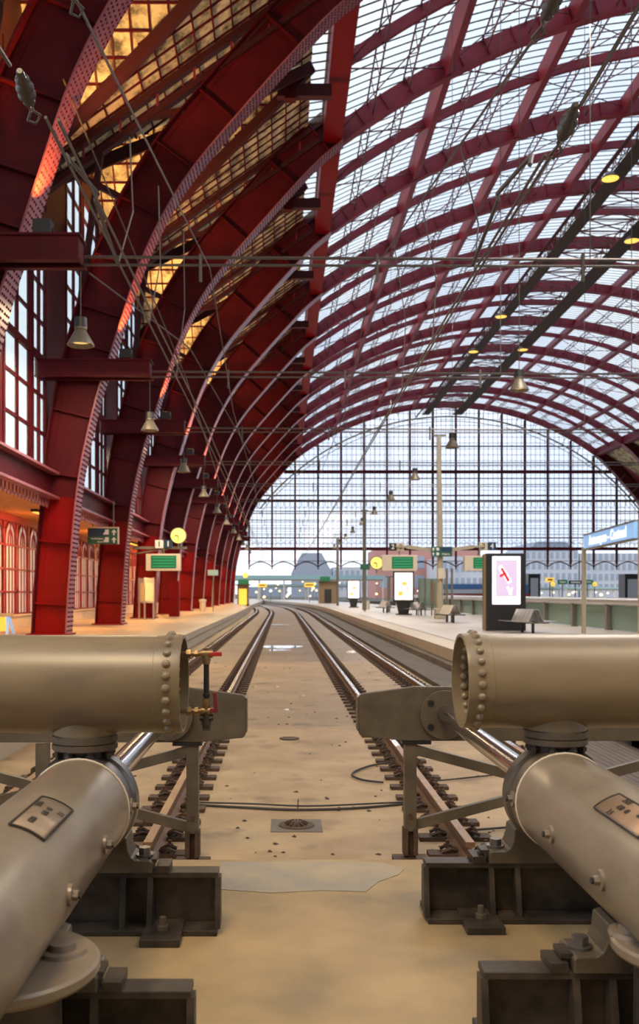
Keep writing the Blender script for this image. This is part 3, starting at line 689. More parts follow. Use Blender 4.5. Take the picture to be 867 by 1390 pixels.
# ================================================================ RAILS
def make_rail(x, nm, off=True):
    t = thing('rail', nm, 'rail', (x, 7, 0))
    ys = [7.05, 12, 20, 30, 45, 60, 75, 85]+list(range(90, 191, 4))
    prof_ = [(-.07,0),(.07,0),(.07,.012),(.012,.03),(.012,.105),(.036,.115),(.036,.148),(-.036,.148),(-.036,.115),(-.012,.105),(-.012,.03),(-.07,.012)]
    r = ribbon([(x+a, b) for a, b in prof_], ys, 'rail_body', M['railside'], t)
    MB()
    top = [(x-.036,.1482),(x+.036,.1482),(x+.033,.153),(x-.033,.153)]
    ribbon(top, [7.05, 11.5], 'rusty_rail_end', M['railrust'], t); ribbon(top, [11.5]+ys[2:], 'running_surface', M['railtop'], t)
    return t
clip = None
def fastener_mb(x, y, s, rich=True):
    mb = MB(); z = .0
    mb.box((min(x+s*.075, x+s*.30), y-.075, 0), (max(x+s*.075, x+s*.30), y+.075, .035))
    if rich:
        mb.tube([(x+s*.20, y-.05, .05), (x+s*.14, y-.055, .075), (x+s*.08, y-.02, .05), (x+s*.14, y+.0, .085), (x+s*.08, y+.03, .05), (x+s*.14, y+.055, .075), (x+s*.20, y+.05, .05)], .016, 5)
        mb.cyl((x+s*.15, y, .03), (x+s*.15, y, .13), .016, 6).cyl((x+s*.15, y, .075), (x+s*.15, y, .10), .032, 6)
    else: mb.box((min(x+s*.09, x+s*.2), y-.05, .03), (max(x+s*.09, x+s*.2), y+.05, .09))
    return mb
for x, nm in ((-2.6, 'left rail of the left track, beside the platform wall'), (-1.03, 'right rail of the left track with sprung clips'), (1.44, 'left rail of the right track with sprung clips'), (2.9, 'right rail of the right track nearest the right platform')):
    t = make_rail(x, 'rust-flanked rail with a shiny top, '+nm); protos = []
    for s in (-1, 1):
        protos.append(fastener_mb(0, 0, s).build('rail_fastener', M['rust'], None, smooth=False))
    n = 0; y = 7.2
    while n < 48:
        for p in protos:
            c = p if n == 0 else p.copy()
            if n: C.objects.link(c)
            c.parent = t; c.location = (0, y-7, 0)
        n += 1; y += .5
    mb = MB()
    while y < 120:
        for s in (-1, 1):
            f = fastener_mb(x+bend(y), y, s, False); mb.add(f.v, f.f)
        y += .5
    tag(mb.build('far_rail_fasteners', M['rust'], t), kind='stuff')
# ================================================================ BUFFER STOPS
def weldring(x, z, y, r, n=40): return MB().tube([(x+r*cos(a), y, z+r*sin(a)) for a in [2*pi*i/n for i in range(n+1)]], .006, 6, cap=False)
def buffer_stop(lab, cx, sg, Yc, Yp):
    """cx: cylinder axis; sg: +1 when the unit extends to the right; Yc: plane of the necks; Yp: plane of the striking beam"""
    t = thing('hydraulic_buffer_stop', lab, 'buffer stop', (cx, Yc, .56))
    ca = 1.145; r = .213; ta = 1.665; tr_ = .212; xe = cx-sg*.432 if sg < 0 else cx-.432
    xe = cx-sg*.432; xf = cx+sg*2.6
    if sg > 0: xe = .804
    else: xe = -.428
    # tank: open dished end
    tk = MB().lathe([(tr_*.93,.0),(tr_*.93,.085),(tr_*.6,.115),(0,.125)], (xe, Yc, ta), (sg, 0, 0), 48)
    tk.lathe([(tr_*.93,0),(tr_*1.0,0),(tr_*1.012,.012),(tr_*1.012,.11),(tr_,.112),(tr_,abs(xf-xe))], (xe, Yc, ta), (sg, 0, 0), 64)
    if sg < 0: pass
    tank = tk.build('air_tank', M['tank'], t, smooth=True)
    rv = MB().lathe([(0,-.017),(.011,-.014),(.017,-.006),(.019,0)], (0,0,0), (0,0,-1), 10)
    n = 26; first = None
    for i in range(n):
        a = 2*pi*i/n
        for rad, inn in ((tr_*1.012, 1), (tr_*.93, -1)):
            if inn == -1 and i % 1: continue
            if first is None:
                first = rv.build('rivet', M['tank'], None, smooth=True); o = first
            else: o = first.copy(); C.objects.link(o)
            o.parent = tank; d = V((0, cos(a), sin(a)))*inn
            o.rotation_mode = 'QUATERNION'; o.rotation_quaternion = d.to_track_quat('Z', 'Y')
            o.location = V((xe+sg*.055, Yc, ta))+V((0, cos(a), sin(a)))*rad
    # neck
    MB().cyl((cx, Yc, 1.435), (cx, Yc, 1.56), .136, 40).build('neck_collar', M['tank'], t, smooth=True)
    MB().lathe([(.01,0),(.137,0),(.141,.004),(.141,.026),(.135,.030),(.141,.034),(.141,.062),(.136,.066),(.01,.066)], (cx, Yc, 1.382), (0,0,1), 48).build('neck_flange', M['grey'], t, smooth=True)
    MB().cyl((cx, Yc, ca+r-.02), (cx, Yc, 1.39), .10, 32).build('neck_pipe', M['base'], t, smooth=True)
    for i in range(8):
        a = 2*pi*(i+.5)/8; b = MB().cyl((cx+.115*cos(a), Yc+.115*sin(a), 1.345), (cx+.115*cos(a), Yc+.115*sin(a), 1.385), .014, 6).cyl((cx+.115*cos(a), Yc+.115*sin(a), 1.355), (cx+.115*cos(a), Yc+.115*sin(a), 1.37), .02, 6)
        b.build('neck_bolt', M['base'], t)
    # cylinder and its end ring
    yc0 = Yc-.14
    cyl = MB().lathe([(r,0),(r,2.9),(0,2.9)], (cx, yc0, ca), (0,-1,0), 72).build('buffer_cylinder', M['cyl'], t, smooth=True)
    weldring(cx, ca, yc0, r+.001).build('weld_seam', M['cream'], cyl)
    MB().lathe([(0,.0),(r*.96,0),(r+.014,.012),(r+.018,.03),(r+.018,.10),(r+.006,.112),(r+.006,.21)], (cx, yc0+.21, ca), (0,-1,0), 72).build('end_ring', M['ring'] if sg < 0 else M['grey'], cyl, smooth=True)
    MB().cyl((cx, Yc+.08, ca), (cx, Yc+.10, ca), .09, 32).build('gland', M['ring'], cyl, smooth=True)
    for ang, yy in ((2, yc0+.04), (0, yc0-.53), (-1, yc0-1.08)):      # bosses with plugs on the inward side
        a = R(ang); d = V((-sg*cos(a), 0, sin(a))); p = V((cx, yy, ca))+d*r
        u = V((0,0,1)); pl = MB().cyl(p-d*.004, p+d*.010, .034, 20).cyl(p+d*.008, p+d*.028, .016, 6); pl.build('plug_boss', M['cyl'], cyl)
        MB().cyl(p+d*.02, p+d*.036, .012, 6).build('plug', M['black'], cyl)
    # data plate, bent round the cylinder's inner upper side
    a0, a1 = (R(50), R(81)) if sg < 0 else (R(104), R(131)); y0_, y1_ = (yc0-.715, yc0-1.095) if sg < 0 else (yc0-.80, yc0-1.2)
    mb = MB(); rp = r+.004; nn = 8
    vs_ = []; 
    for yv in (y0_, y1_):
        for i in range(nn+1):
            a = a0+(a1-a0)*i/nn; vs_.append((cx+rp*cos(a), yv, ca+rp*sin(a)))
    mb.add(vs_, [(i, i+1, nn+2+i, nn+1+i) for i in range(nn)])
    pl = mb.build('data_plate', mat('plate_tan' , (.33,.24,.16) if sg < 0 else (.40,.25,.15), .45, .3, (.26,.19,.13) if sg < 0 else (.33,.22,.13), 14, 5), cyl, smooth=True); tag(pl, 'thin embossed data plate' if sg < 0 else 'tan embossed data plate')
    so = pl.modifiers.new('s', 'SOLIDIFY'); so.thickness = .003; so.offset = 0
    mb = MB(); 
    for i in range(nn):
        aa, ab = a0+(a1-a0)*i/nn, a0+(a1-a0)*(i+1)/nn
        for yv in (y0_, y1_): mb.bar((cx+(rp+.002)*cos(aa), yv, ca+(rp+.002)*sin(aa)), (cx+(rp+.002)*cos(ab), yv, ca+(rp+.002)*sin(ab)), .006, .006)
    for a in (a0, a1): mb.bar((cx+(rp+.002)*cos(a), y0_, ca+(rp+.002)*sin(a)), (cx+(rp+.002)*cos(a), y1_, ca+(rp+.002)*sin(a)), .006, .006)
    mb.build('plate_border', M['base'], cyl)
    rows = [(.16, '2003', .09), (.38, '6280', -.09), (.50, '650  40', .04), (.84, '7.4', .08)]
    for u, txt, ox in rows:
        a = a0+(a1-a0)*(u if sg > 0 else 1-u)
        nrm = V((cos(a), 0, sin(a))); yd = V((-sin(a), 0, cos(a))) ; xd = V((0, 1, 0)) if False else V((0, -1, 0))
        if sg > 0: xd = V((0,-1,0)); yd = nrm.cross(xd)
        else: xd = V((0, 1, 0)); yd = nrm.cross(xd)
        text_mesh(txt, .03, M['base'], cyl, Matrix.Translation(V((cx, (y0_+y1_)/2+ox, ca))+nrm*(rp+.0035)) @ Matrix((xd, yd, nrm)).transposed().to_4x4(), 'plate_lettering', .0006)
    # rounded mounting flange under the near end of the cylinder
    fx, fr_ = (-.80, .27) if sg < 0 else (1.24, .23)
    fl = MB().lathe([(.001,-.04),(fr_-.008,-.04),(fr_,-.03),(fr_,-.008),(fr_-.008,0),(.001,0)], (fx, Yc-1.36, 1.0), (0,0,1), 56).build('mounting_flange', M['cyl'], t, smooth=True)
    bx = fx-sg*.15; MB().lathe([(.001,.03),(.04,.03),(.045,.012),(.07,.012),(.075,0)], (bx, Yc-1.30, 1.0), (0,0,1), 28).build('flange_boss', M['cyl'], fl, smooth=True)
    MB().cyl((fx, Yc-1.36, .56), (fx, Yc-1.36, .97), .16, 32).build('flange_stool', M['base'], t, smooth=True)
    # piston rod
    rod = MB().cyl((cx, Yc+.05, ca), (cx, Yp-.95, ca), .062, 32).cyl((cx, Yp-.95, ca), (cx, Yp-.0, ca), .058, 32)
    rod.build('piston_rod', M['chrome'], t, smooth=True)
    MB().lathe([(.02,0),(.185,0),(.187,.006),(.187,.03)], (cx, Yp-.035, ca-.012), (0,1,0), 48).build('rod_flange', M['grey'], t, smooth=True)
    for a in (40, 140, 220, 320):
        a = R(a); b = MB().cyl((cx+.14*cos(a), Yp-.042, ca-.012+.14*sin(a)), (cx+.14*cos(a), Yp-.03, ca-.012+.14*sin(a)), .024, 16).build('flange_bolt', M['black'], t)
    # striking beam
    xi = .585 if sg > 0 else -.278; s = sg
    pf = [(xi, .985), (xi, 1.27), (xi+s*.02, 1.29), (xi+s*.42, 1.345), (xi+s*2.9, 1.345), (xi+s*2.9, .93), (xi+s*.36, .93), (xi+s*.02, .965)]
    MB().prism(pf, Yp, Yp+.05).build('striking_beam', M['grey'], t, bevel=.006)
    pf2 = [(xi, 1.0), (xi, 1.27), (xi-s*.012, 1.26), (xi-s*.012, 1.01)]; MB().prism(pf2, Yp, Yp+.14).build('beam_end', M['grey'], t)
    MB().box((min(xi+s*.33, xi+s*.55), Yp-.01, .905), (max(xi+s*.33, xi+s*.55), Yp+.13, .93)).build('bearing_pad', M['black'], t)
    # frame posts and crossed braces
    xp = .98 if sg > 0 else -.68; ps = [xp, xp+s*1.14, xp+s*2.28]
    for q in ps:
        p = MB().box((q-.045, Yp, .24), (q+.045, Yp+.09, .92)).build('frame_post', M['grey'], t)
        MB().cyl((q, Yp-.012, .36), (q, Yp, .36), .018, 8).build('post_bolt', M['rust'], p)
        MB().box((q-.055, Yp-.01, .06), (q-.02, Yp+.09, .26)).box((q+.02, Yp-.01, .06), (q+.055, Yp+.09, .26)).box((q-.045, Yp+.03, .04), (q+.045, Yp+.07, .25)).build('post_shoe', M['rust'], p)
        MB().box((q-.13, Yp-.06, 0), (q+.13, Yp+.12, .035)).build('shoe_plate', M['rust'], p)
    MB().bar((ps[0], Yp+.03, .87), (ps[2], Yp+.03, .27), .05, .075).build('brace', M['grey'], t)
    MB().bar((ps[0], Yp+.06, .27), (ps[2], Yp+.06, .87), .05, .075).build('brace', M['grey'], t)
    # base beams and saddles (one under each end of the cylinder)
    xi = .66 if sg > 0 else -.285; xo = xi+s*2.9
    for j, yb in enumerate((Yc+.02, Yc-1.2)):
        b = MB().box((min(xi, xo), yb-.02, .56), (max(xi, xo), yb+.24, .585)).box((min(xi, xo), yb+.045, .795), (max(xi, xo), yb+.145, .82)).box((min(xi, xo), yb+.10, .585), (max(xi, xo), yb+.12, .80))
        bb = b.build('base_beam', M['base'], t, bevel=.003)
        for q in (0, .30, .42, .95, 1.07, 1.9, 2.02, 2.86):
            x = xi+s*q
            MB().add([(x-.012, yb-.0, .585), (x+.012, yb, .585), (x+.012, yb+.105, .585), (x-.012, yb+.105, .585), (x-.012, yb+.045, .80), (x+.012, yb+.045, .80), (x+.012, yb+.105, .80), (x-.012, yb+.105, .80)],
                     [(0,3,2,1),(4,5,6,7),(0,1,5,4),(1,2,6,5),(2,3,7,6),(3,0,4,7)]).build('stiffener', M['base'], bb)
        # anchor plate
        px = xi+s*.235
        MB().box((px-.085, yb-.15, .56), (px+.085, yb+.14, .595)).build('anchor_plate', M['base'], bb, bevel=.004)
        MB().cyl((px+s*.0, yb-.03, .595), (px, yb-.03, .615), .026, 6).cyl((px, yb-.03, .615), (px, yb-.03, .65), .014, 10).build('anchor_bolt', M['grey'], bb)
        # saddle
        h = []
        for i in range(9): a = R(-90-42+84*i/8); h.append((cx+(r+.004)*cos(a), ca+(r+.004)*sin(a)))
        ear = [(cx+.17, .975), (cx+.175, .925), (cx+.19, .89), (cx+.21, .875), (cx+.275, .875), (cx+.285, .865), (cx+.285, .82)]
        poly = h+ear+[(2*cx-x, z) for x, z in ear[::-1]]
        MB().prism(poly, yb+.03, yb+.20).build('saddle', M['grey'], t, bevel=.004)
        for q in (-1, 1):
            MB().cyl((cx+q*.24, yb+.115, .875), (cx+q*.24, yb+.115, .885), .040, 20).cyl((cx+q*.24, yb+.115, .885), (cx+q*.24, yb+.115, .915), .028, 6).build('saddle_bolt', M['ring'], t)
        x0 = cx+.34*(-sg); MB().box((cx-sg*.33-.03, yb+.04, .82), (cx-sg*.33+.03, yb+.16, .85)).box((cx-sg*.29-.03, yb+.06, .86), (cx-sg*.29+.01, yb+.15, .875)).build('packing_block', M['base'], t)
    return t, tank
bl, tankl = buffer_stop('left hydraulic buffer stop: long tank with red-handled valve over a big slanting cylinder', -.86, -1, 4.02, 6.96)
br, tankr = buffer_stop('right hydraulic buffer stop: riveted open-ended tank above a brown cylinder, without valves', 1.235, 1, 4.165, 7.03)
# valve assembly on the left tank
v = MB(); X0 = -.428; Y = 4.02
vb = []
for z in (1.795, 1.545):
    v = MB(); vb.append(v); v.cyl((X0-.02, Y, z), (X0+.12, Y, z), .011, 12).cyl((X0+.01, Y, z), (X0+.03, Y, z), .021, 6).cyl((X0+.045, Y, z), (X0+.06, Y, z), .018, 6).cyl((X0+.075, Y, z), (X0+.125, Y, z), .018, 12)
vb[0].cyl((-.331, Y, 1.75), (-.331, Y, 1.80), .017, 12).cyl((-.331, Y, 1.775), (-.331, Y, 1.765), .022, 6); vb[1].cyl((-.331, Y, 1.60), (-.331, Y, 1.545), .017, 12).cyl((-.331, Y, 1.585), (-.331, Y, 1.57), .022, 6)
vb[0].cyl((-.331, Y, 1.82), (-.331, Y, 1.80), .012, 8)
vb[1].build('valve_body', M['brass'], bl, smooth=True); vo = vb[0].build('valve_body', M['brass'], bl, smooth=True)
MB().cyl((-.331, Y, 1.60), (-.331, Y, 1.755), .0125, 12).cyl((-.331, Y, 1.61), (-.331, Y, 1.62), .016, 12).build('gauge_pipe', M['black'], vo, smooth=True)
MB().cyl((-.331, Y, 1.545), (-.331, Y, 1.46), .018, 12).cyl((-.331, Y, 1.50), (-.331, Y, 1.485), .025, 6).cyl((-.36, Y, 1.515), (-.30, Y, 1.515), .014, 8).build('drain_cock', M['base'], vo, smooth=True)
MB().bar((-.315, Y-.015, 1.793), (-.262, Y-.015, 1.795), .014, .018).build('valve_handle', M['vred'], vo, bevel=.003)
MB().bar((-.287, Y-.015, 1.55), (-.294, Y-.015, 1.63), .014, .016).bar((-.315, Y-.015, 1.548), (-.28, Y-.015, 1.55), .014, .018).build('valve_handle', M['vdred'], vo, bevel=.003)
# cables, drain, debris
def cable(lab, pts, r=.014):
    P = []
    for i in range(len(pts)-1):
        for k in range(6):
            u = k/6; q = [pts[max(i-1,0)], pts[i], pts[i+1], pts[min(i+2, len(pts)-1)]]
            P.append(tuple(.5*(2*q[1][j]+(q[2][j]-q[0][j])*u+(2*q[0][j]-5*q[1][j]+4*q[2][j]-q[3][j])*u*u+(3*q[1][j]-q[0][j]-3*q[2][j]+q[3][j])*u**3) for j in range(3)))
    P.append(pts[-1]); tag(MB().tube(P, r, 6).build('cable', M['cable']), lab, 'cable')
G = lambda x, y, h=0: ((x-383)*(E-h)/(y-805), 1250*(E-h)/(y-805), h)
cable('thick black cable crossing the slab between the two inner rails, lower of two', [G(262,1092,.015), G(330,1096,.015), G(400,1099,.015), G(480,1097,.015), G(560,1090,.015)], .012)
cable('black cable crossing the slab between the rails, upper of two', [G(262,1089,.03), G(340,1091,.03), G(420,1094,.03), G(520,1090,.03), G(560,1088,.03)], .009)
cable('black cable looped beside the left rail of the right track', [G(528,1035,.02), G(500,1040,.02), G(478,1050,.02), G(490,1058,.02), G(520,1062,.02)], .012)
cable('thin black cable between the right track rails behind the frame, farther', [G(566,1060,.02), G(600,1059,.02), G(640,1055,.02), G(690,1050,.02)], .009)
cable('thin black cable between the right track rails, nearer the slab edge', [G(610,1128,.02), G(650,1126,.02), G(700,1122,.02)], .010)
t = thing('drain_cover', 'round iron drain grate set in a square frame between the tracks', 'drain', (.125, 8.15, 0))
MB().box((-.10, 7.93, 0), (.35, 8.37, .006)).build('frame', M['fascia'], t)
MB().lathe([(.001,.035),(.06,.035),(.075,.028),(.09,.014),(.155,.010),(.16,0)], (.125, 8.15, .004), (0,0,1), 32).build('cap', M['rust'], t, smooth=True)
for i in range(12):
    a = 2*pi*i/12; MB().bar((.125+.05*cos(a), 8.15+.05*sin(a), .04), (.125+.10*cos(a), 8.15+.10*sin(a), .02), .012, .02).build('grate_rib', M['rust'], t)
tag(MB().cyl(G(404,1098), (G(404,1098)[0]+.004, G(404,1098)[1], .09), .006, 6).build('rusty_pin', M['rust']), 'thin rusty pin standing up from the slab beside the cables', 'pin')
deb = MB()
for i in range(260):
    y = 7.2+random.random()**2*30; x = random.uniform(-3.2, 3.2); r = random.uniform(.006, .028)*(1+.02*y)
    deb.add([(x+r*cos(a)*random.uniform(.5,1.3), y+r*sin(a)*random.uniform(.5,1.4), .002) for a in [2*pi*q/6 for q in range(6)]]+[(x, y, .002+r*.5)], [(0,1,6),(1,2,6),(2,3,6),(3,4,6),(4,5,6),(5,0,6)])
tag(deb.build('grit', M['rust']), 'scattered dark grit, leaves and crumbs on the slab between and beside the rails', 'grit', kind='stuff')
for i, (px, py, r, lab) in enumerate(((389, 964, .05, 'white scrap of litter on the slab in the middle'), (477, 886, .16, 'pale stone block beside the right rail'), (345, 933, .06, 'pale crumpled leaf near the left inner rail'), (375, 933, .07, 'brownish crumpled leaf on the slab centre line'), (410, 945, .06, 'small curled pale leaf right of the centre line'))):
    c = G(px, py); mb = MB(); n = 8
    mb.add([(c[0]+r*cos(2*pi*k/n)*(1+.3*sin(k*2.1)), c[1]+r*sin(2*pi*k/n)*(1+.3*cos(k*3.3)), .005) for k in range(n)]+[(c[0]+r*.5*cos(2*pi*k/n), c[1]+r*.5*sin(2*pi*k/n), .005+r*.35*(1+.4*sin(k*1.7))) for k in range(n)], [(k, (k+1)%n, (k+1)%n+n, k+n) for k in range(n)]+[tuple(range(n, 2*n))])
    tag(mb.build('litter', M['white'] if i < 2 else M['plat']), lab, 'litter')
tag(MB().cyl((.10, 13.0, 0), (.10, 13.0, .015), .14, 20).build('small_cover', M['rust']), 'small dark round cover in the slab beyond the striking beams', 'cover')
# ================================================================ OVERHEAD LINES
def wire(lab, pts, r=.02, m='wire', name='overhead_wire'): return tag(MB().tube(pts, r, 5).build(name, M[m]), lab, 'wire')
def fixing(lab, p, d, L=.5):
    p = V(p); d = V(d).normalized(); t = thing('insulator', lab, 'insulator', tuple(p))
    MB().lathe([(.001,-L*.52),(.02,-L*.52),(.03,-L*.48),(.03,-L*.38),(.055,-L*.3),(.03,-L*.24),(.07,-L*.1),(.035,-L*.02),(.07,L*.08),(.03,L*.16),(.05,L*.26),(.03,L*.36),(.02,L*.5)], p, d, 16).build('body', M['porcelain'], t, smooth=True)
    MB().tube([p+d*L*.5, p+d*(L*.5+.12)+V((.05,0,.02)), p+d*(L*.5+.2), p+d*(L*.5+.12)-V((.05,0,.02)), p+d*L*.5], .012, 5).build('clevis', M['wire'], t)
    return t
# left track: contact wire ends at an insulator above the buffers
fixing('dark ribbed insulator on the left track\'s overhead wire, upper left of the photo', (-1.92, 6.9, E+3.76), (-.1, 1, -.03))
fixing('dark insulator on the left messenger wire at the photo\'s top edge', (-1.62, 6.9, E+4.62), (0, 1, -.06))
wire('left contact wire anchored above the left buffer stop', [(-1.85, 7.2, E+3.72), (-1.9, 21.0, E+3.9), (-1.85, 43, E+3.6), (-1.8, 85, E+3.6), (-4, 140, E+3.6)], .014)
wire('second left contact wire running beside the first', [(-1.75, 7.2, E+3.70), (-1.72, 21.0, E+3.8), (-1.75, 43, E+3.6), (-1.7, 85, E+3.6), (-4, 140, E+3.6)], .014)
wire('left messenger wire climbing out of the top of the photo', [(-1.6, 7.1, E+4.60), (-1.65, 21.0, E+7.4), (-1.7, 32, E+6.3), (-1.75, 54, E+6.8), (-1.9, 90, E+6.2)], .014)
wire('left anchor wire running back over the camera from the insulator', [(-1.95, 6.6, E+3.78), (-2.3, 3, E+3.95), (-2.6, -14.9, E+4.5)], .016)
wire('left upper anchor wire leading back over the camera', [(-1.62, 6.6, E+4.63), (-1.7, -14.9, E+6.2)], .016)
fixing('dark ribbed insulator on the right track\'s overhead wire, upper right of the photo', (2.18, 7.05, E+3.58), (.05, 1, -.1))
fixing('dark insulator on the right messenger wire at the photo\'s top edge', (2.02, 6.9, E+4.42), (0, 1, -.05))
wire('right contact wire anchored above the right buffer stop', [(2.18, 7.35, E+3.55), (2.2, 21.0, E+3.7), (2.2, 43, E+3.6), (2.2, 85, E+3.6), (0, 140, E+3.6)], .014)
wire('second right contact wire running beside the first', [(2.10, 7.35, E+3.50), (2.1, 21.0, E+3.6), (2.1, 43, E+3.5), (2.1, 85, E+3.6), (-.2, 140, E+3.6)], .014)
wire('right messenger wire with droppers above the right track', [(2.02, 7.15, E+4.40), (2.1, 21.0, E+7.4), (2.15, 32, E+6.2), (2.2, 54, E+6.9), (2.2, 90, E+6.1)], .014)
wire('right anchor wire running back over the camera from the insulator', [(2.2, 6.8, E+3.6), (2.5, 2, E+4.2), (2.9, -14.9, E+5.8)], .016)
wire('right upper anchor wire leading back over the camera', [(2.02, 6.6, E+4.45), (2.1, -14.9, E+6.0)], .016)
for k, (x, y, z0, z1) in enumerate(((-1.87, 10.5, 3.75, 5.2), (-1.88, 13, 3.8, 5.75), (-1.9, 16.5, 3.85, 6.5), (2.18, 10.5, 3.55, 5.1), (2.19, 13.5, 3.6, 5.75), (2.2, 17, 3.65, 6.55))):
    P = [(x, y, E+z0), (x+.12, y+.3, E+z0+(z1-z0)*.5), (x*.93, y, E+z1)]
    wire('looped dropper wire on the %s overhead line, %s from the camera' % ('left' if x < 0 else 'right', ORD[k%3]), P, .010)
for s, tx in ((-1, -1.85), (1, 2.15)):
    P = [(tx, 8.0, E+3.72), (tx+.1*s, 8.3, E+3.95), (tx-.05*s, 9.0, E+3.9), (tx+.1*s, 9.6, E+4.1), (tx, 10.4, E+3.7)]
    wire('tangled clamp and jumper wire behind the %s insulator' % ('left' if s < 0 else 'right'), P, .022, name='jumper_wire')
for k in range(NR-2):
    y = Z0+k*DZ-.35; z = E+7.55
    x1 = 30 if k else 30
    t = thing('span_tube', 'pair of thin horizontal span tubes crossing the hall at the %s rib' % ORD[k], 'span', (10, y, z))
    MB().tube([(-4.5, y, z+.06), (10, y, z-.02), (46, y, z+.05)], .035, 6).build('upper_tube', M['wire'], t)
    MB().tube([(-4.5, y, z-.12), (10, y, z-.16), (46, y, z-.1)], .03, 6).build('lower_tube', M['wire'], t)
    for x in (-1.85, 2.15, 6.8): MB().box((x-.03, y-.04, z-.5), (x+.03, y+.04, z+.12)).build('hanger', M['wire'], t)
for k, (x, y) in enumerate(((6.9, 21), (7.5, 32.), (14, 43), (12, 32))):
    wire('thin vertical tie from roof to span tube, %s' % ['right of the messenger wire', 'between two right pendant lamps', 'far right', 'right of centre'][k], [(x, y-.35, E+7.5), (x, y-.35, CZ+sqrt(RR*RR-(x-XC)**2))], .014, name='roof_tie')
wire('long slack diagonal stay from the nearest crossbeam to the floor columns', [(-4.4, 21, E+7.3), (-3.2, 32, E+8.5), (-1.9, 54, E+8.2)], .02, name='stay_wire')
wire('second long diagonal stay crossing in front of the left ribs', [(-4.9, 20.6, E+11.5), (-3.4, 32.5, E+7.6), (-3.0, 54, E+4.4)], .02, name='stay_wire')
# ================================================================ PLATFORM FURNITURE
def text(body, size, loc, m, parent, ry=(1,0,0), name='lettering', al='CENTER', ext=.004, sx=1):
    xd = V(ry).normalized(); up = V((0,0,1)); nn = xd.cross(up)
    return text_mesh(body, size, M[m], parent, Matrix.Translation(loc) @ Matrix((xd, up, nn)).transposed().to_4x4(), name, ext, sx)
def tl(o, parent): pass
# --- big advertising totem
X, Y = 8.6, 35.6
t = thing('advertising_totem', 'big black advertising totem with glowing white screen, nearest of the three', 'advertising display', (X, Y, PZ))
MB().box((X-.72, Y, PZ), (X+.82, Y+.35, PZ+3.0)).build('body', M['black'], t, bevel=.03)
MB().box((X-.80, Y+.04, PZ+.02), (X-.72, Y+.33, PZ+2.96)).build('side_trim', M['kiosk'], t)
MB().box((X-.49, Y-.03, PZ+1.02), (X+.60, Y+.01, PZ+2.88)).build('screen', M['screenw'], t, bevel=.02)
sc = MB().box((X-.36, Y-.04, PZ+1.33), (X+.46, Y-.03, PZ+2.74)).build('poster_image', M['screenp'], t)
MB().bar((X-.14, Y-.05, PZ+2.42), (X+.14, Y-.05, PZ+1.92), .02, .10).bar((X-.20, Y-.05, PZ+2.10), (X+.02, Y-.05, PZ+2.24), .02, .09).build('red_figure', M['pred'], t)
MB().bar((X-.20, Y-.045, PZ+2.50), (X+.20, Y-.045, PZ+1.86), .012, .16).bar((X+.1, Y-.045, PZ+1.7), (X+.22, Y-.045, PZ+1.38), .012, .08).bar((X+.28, Y-.045, PZ+1.66), (X+.2, Y-.045, PZ+1.4), .012, .05).build('pale_figure', M['screenw'], t)
# --- two pedestal displays
def pedestal(lab, X, Y, sc_, pr):
    t = thing('advertising_display', lab, 'advertising display', (X, Y, PZ)); s = sc_
    MB().box((X-.5*s, Y-.1, PZ), (X+.55*s, Y+.35, PZ+.08*s)).build('foot', M['black'], t)
    MB().prism([(X-.32*s, PZ+.08), (X+.32*s, PZ+.08), (X+.48*s, PZ+.85*s), (X-.48*s, PZ+.85*s)], Y, Y+.22).build('pedestal', M['black'], t)
    MB().box((X-.70*s, Y, PZ+.85*s), (X+.70*s, Y+.25, PZ+2.95*s)).build('case', M['black'], t, bevel=.04)
    MB().box((X-.60*s, Y-.03, PZ+1.0*s), (X+.60*s, Y+.01, PZ+2.82*s)).build('poster', M['postw'], t)
    text(' THE NEW ', .2*s, (X, Y-.04, PZ+2.68*s), 'ppink', t)
    a = MB().tube([(X+.05+.2*s*cos(q), Y-.05, PZ+1.75*s+.26*s*sin(q)) for q in [2*pi*i/14 for i in range(15)]], .03, 4).build('pink_shape', M['ppink'], t)
    MB().lathe([(0,0),(.16*s,0),(.15*s,.01)], (X-.22*s, Y-.04, PZ+1.42*s), (0,-1,0), 16).build('yellow_shape', M['pyel'], t)
    MB().box((X-.1*s, Y-.045, PZ+2.0*s), (X+.2*s, Y-.035, PZ+2.2*s)).build('crown_shape', M['pyel'], t)
    return t
pedestal('advertising display with white poster on a black pedestal, middle one of three', 8.1, 61.5, 1.0, 0)
pedestal('smaller far advertising display with pinkish poster on a black pedestal', 7.2, 93, .95, 1)
# --- benches (back to back, slatted steel)
def make_bench(lab):
    t = thing('bench', lab, 'bench', (0,0,0), 'steel platform benches')
    for s in (-1, 1):
        b = MB()
        for i in range(5):
            y = -.9+i*.38
            b.add([(s*.08, y, .44), (s*.95, y, .49), (s*.95, y+.34, .49), (s*.08, y+.34, .44), (s*.08, y, .47), (s*.95, y, .52), (s*.95, y+.34, .52), (s*.08, y+.34, .47)], [(0,1,2,3),(4,5,6,7),(0,1,5,4),(1,2,6,5),(2,3,7,6),(3,0,4,7)])
        b.build('seat', M['steel'], t)
        b = MB()
        for i in range(5):
            y = -.9+i*.38; b.bar((s*.34, y+.17, .48), (s*.10, y+.17, .98), .34, .03, up=(1,0,0))
        b.build('backrest', M['steel'], t)
    for y in (-.55, .6): MB().box((-.05, y-.05, 0), (.05, y+.05, .5)).bar((-.7, y, .44), (.7, y, .44), .06, .06).build('leg', M['black'], t)
    return t
b0 = make_bench('steel back-to-back bench in front of the big black totem'); b0.location = (8.95, 33.6, PZ); b0.rotation_euler = (0, 0, R(8)); b0.scale = (.85,.85,.88)
dup(b0, (8.3, 45.5, PZ), 'steel back-to-back bench just right of the tall cream lamp post')
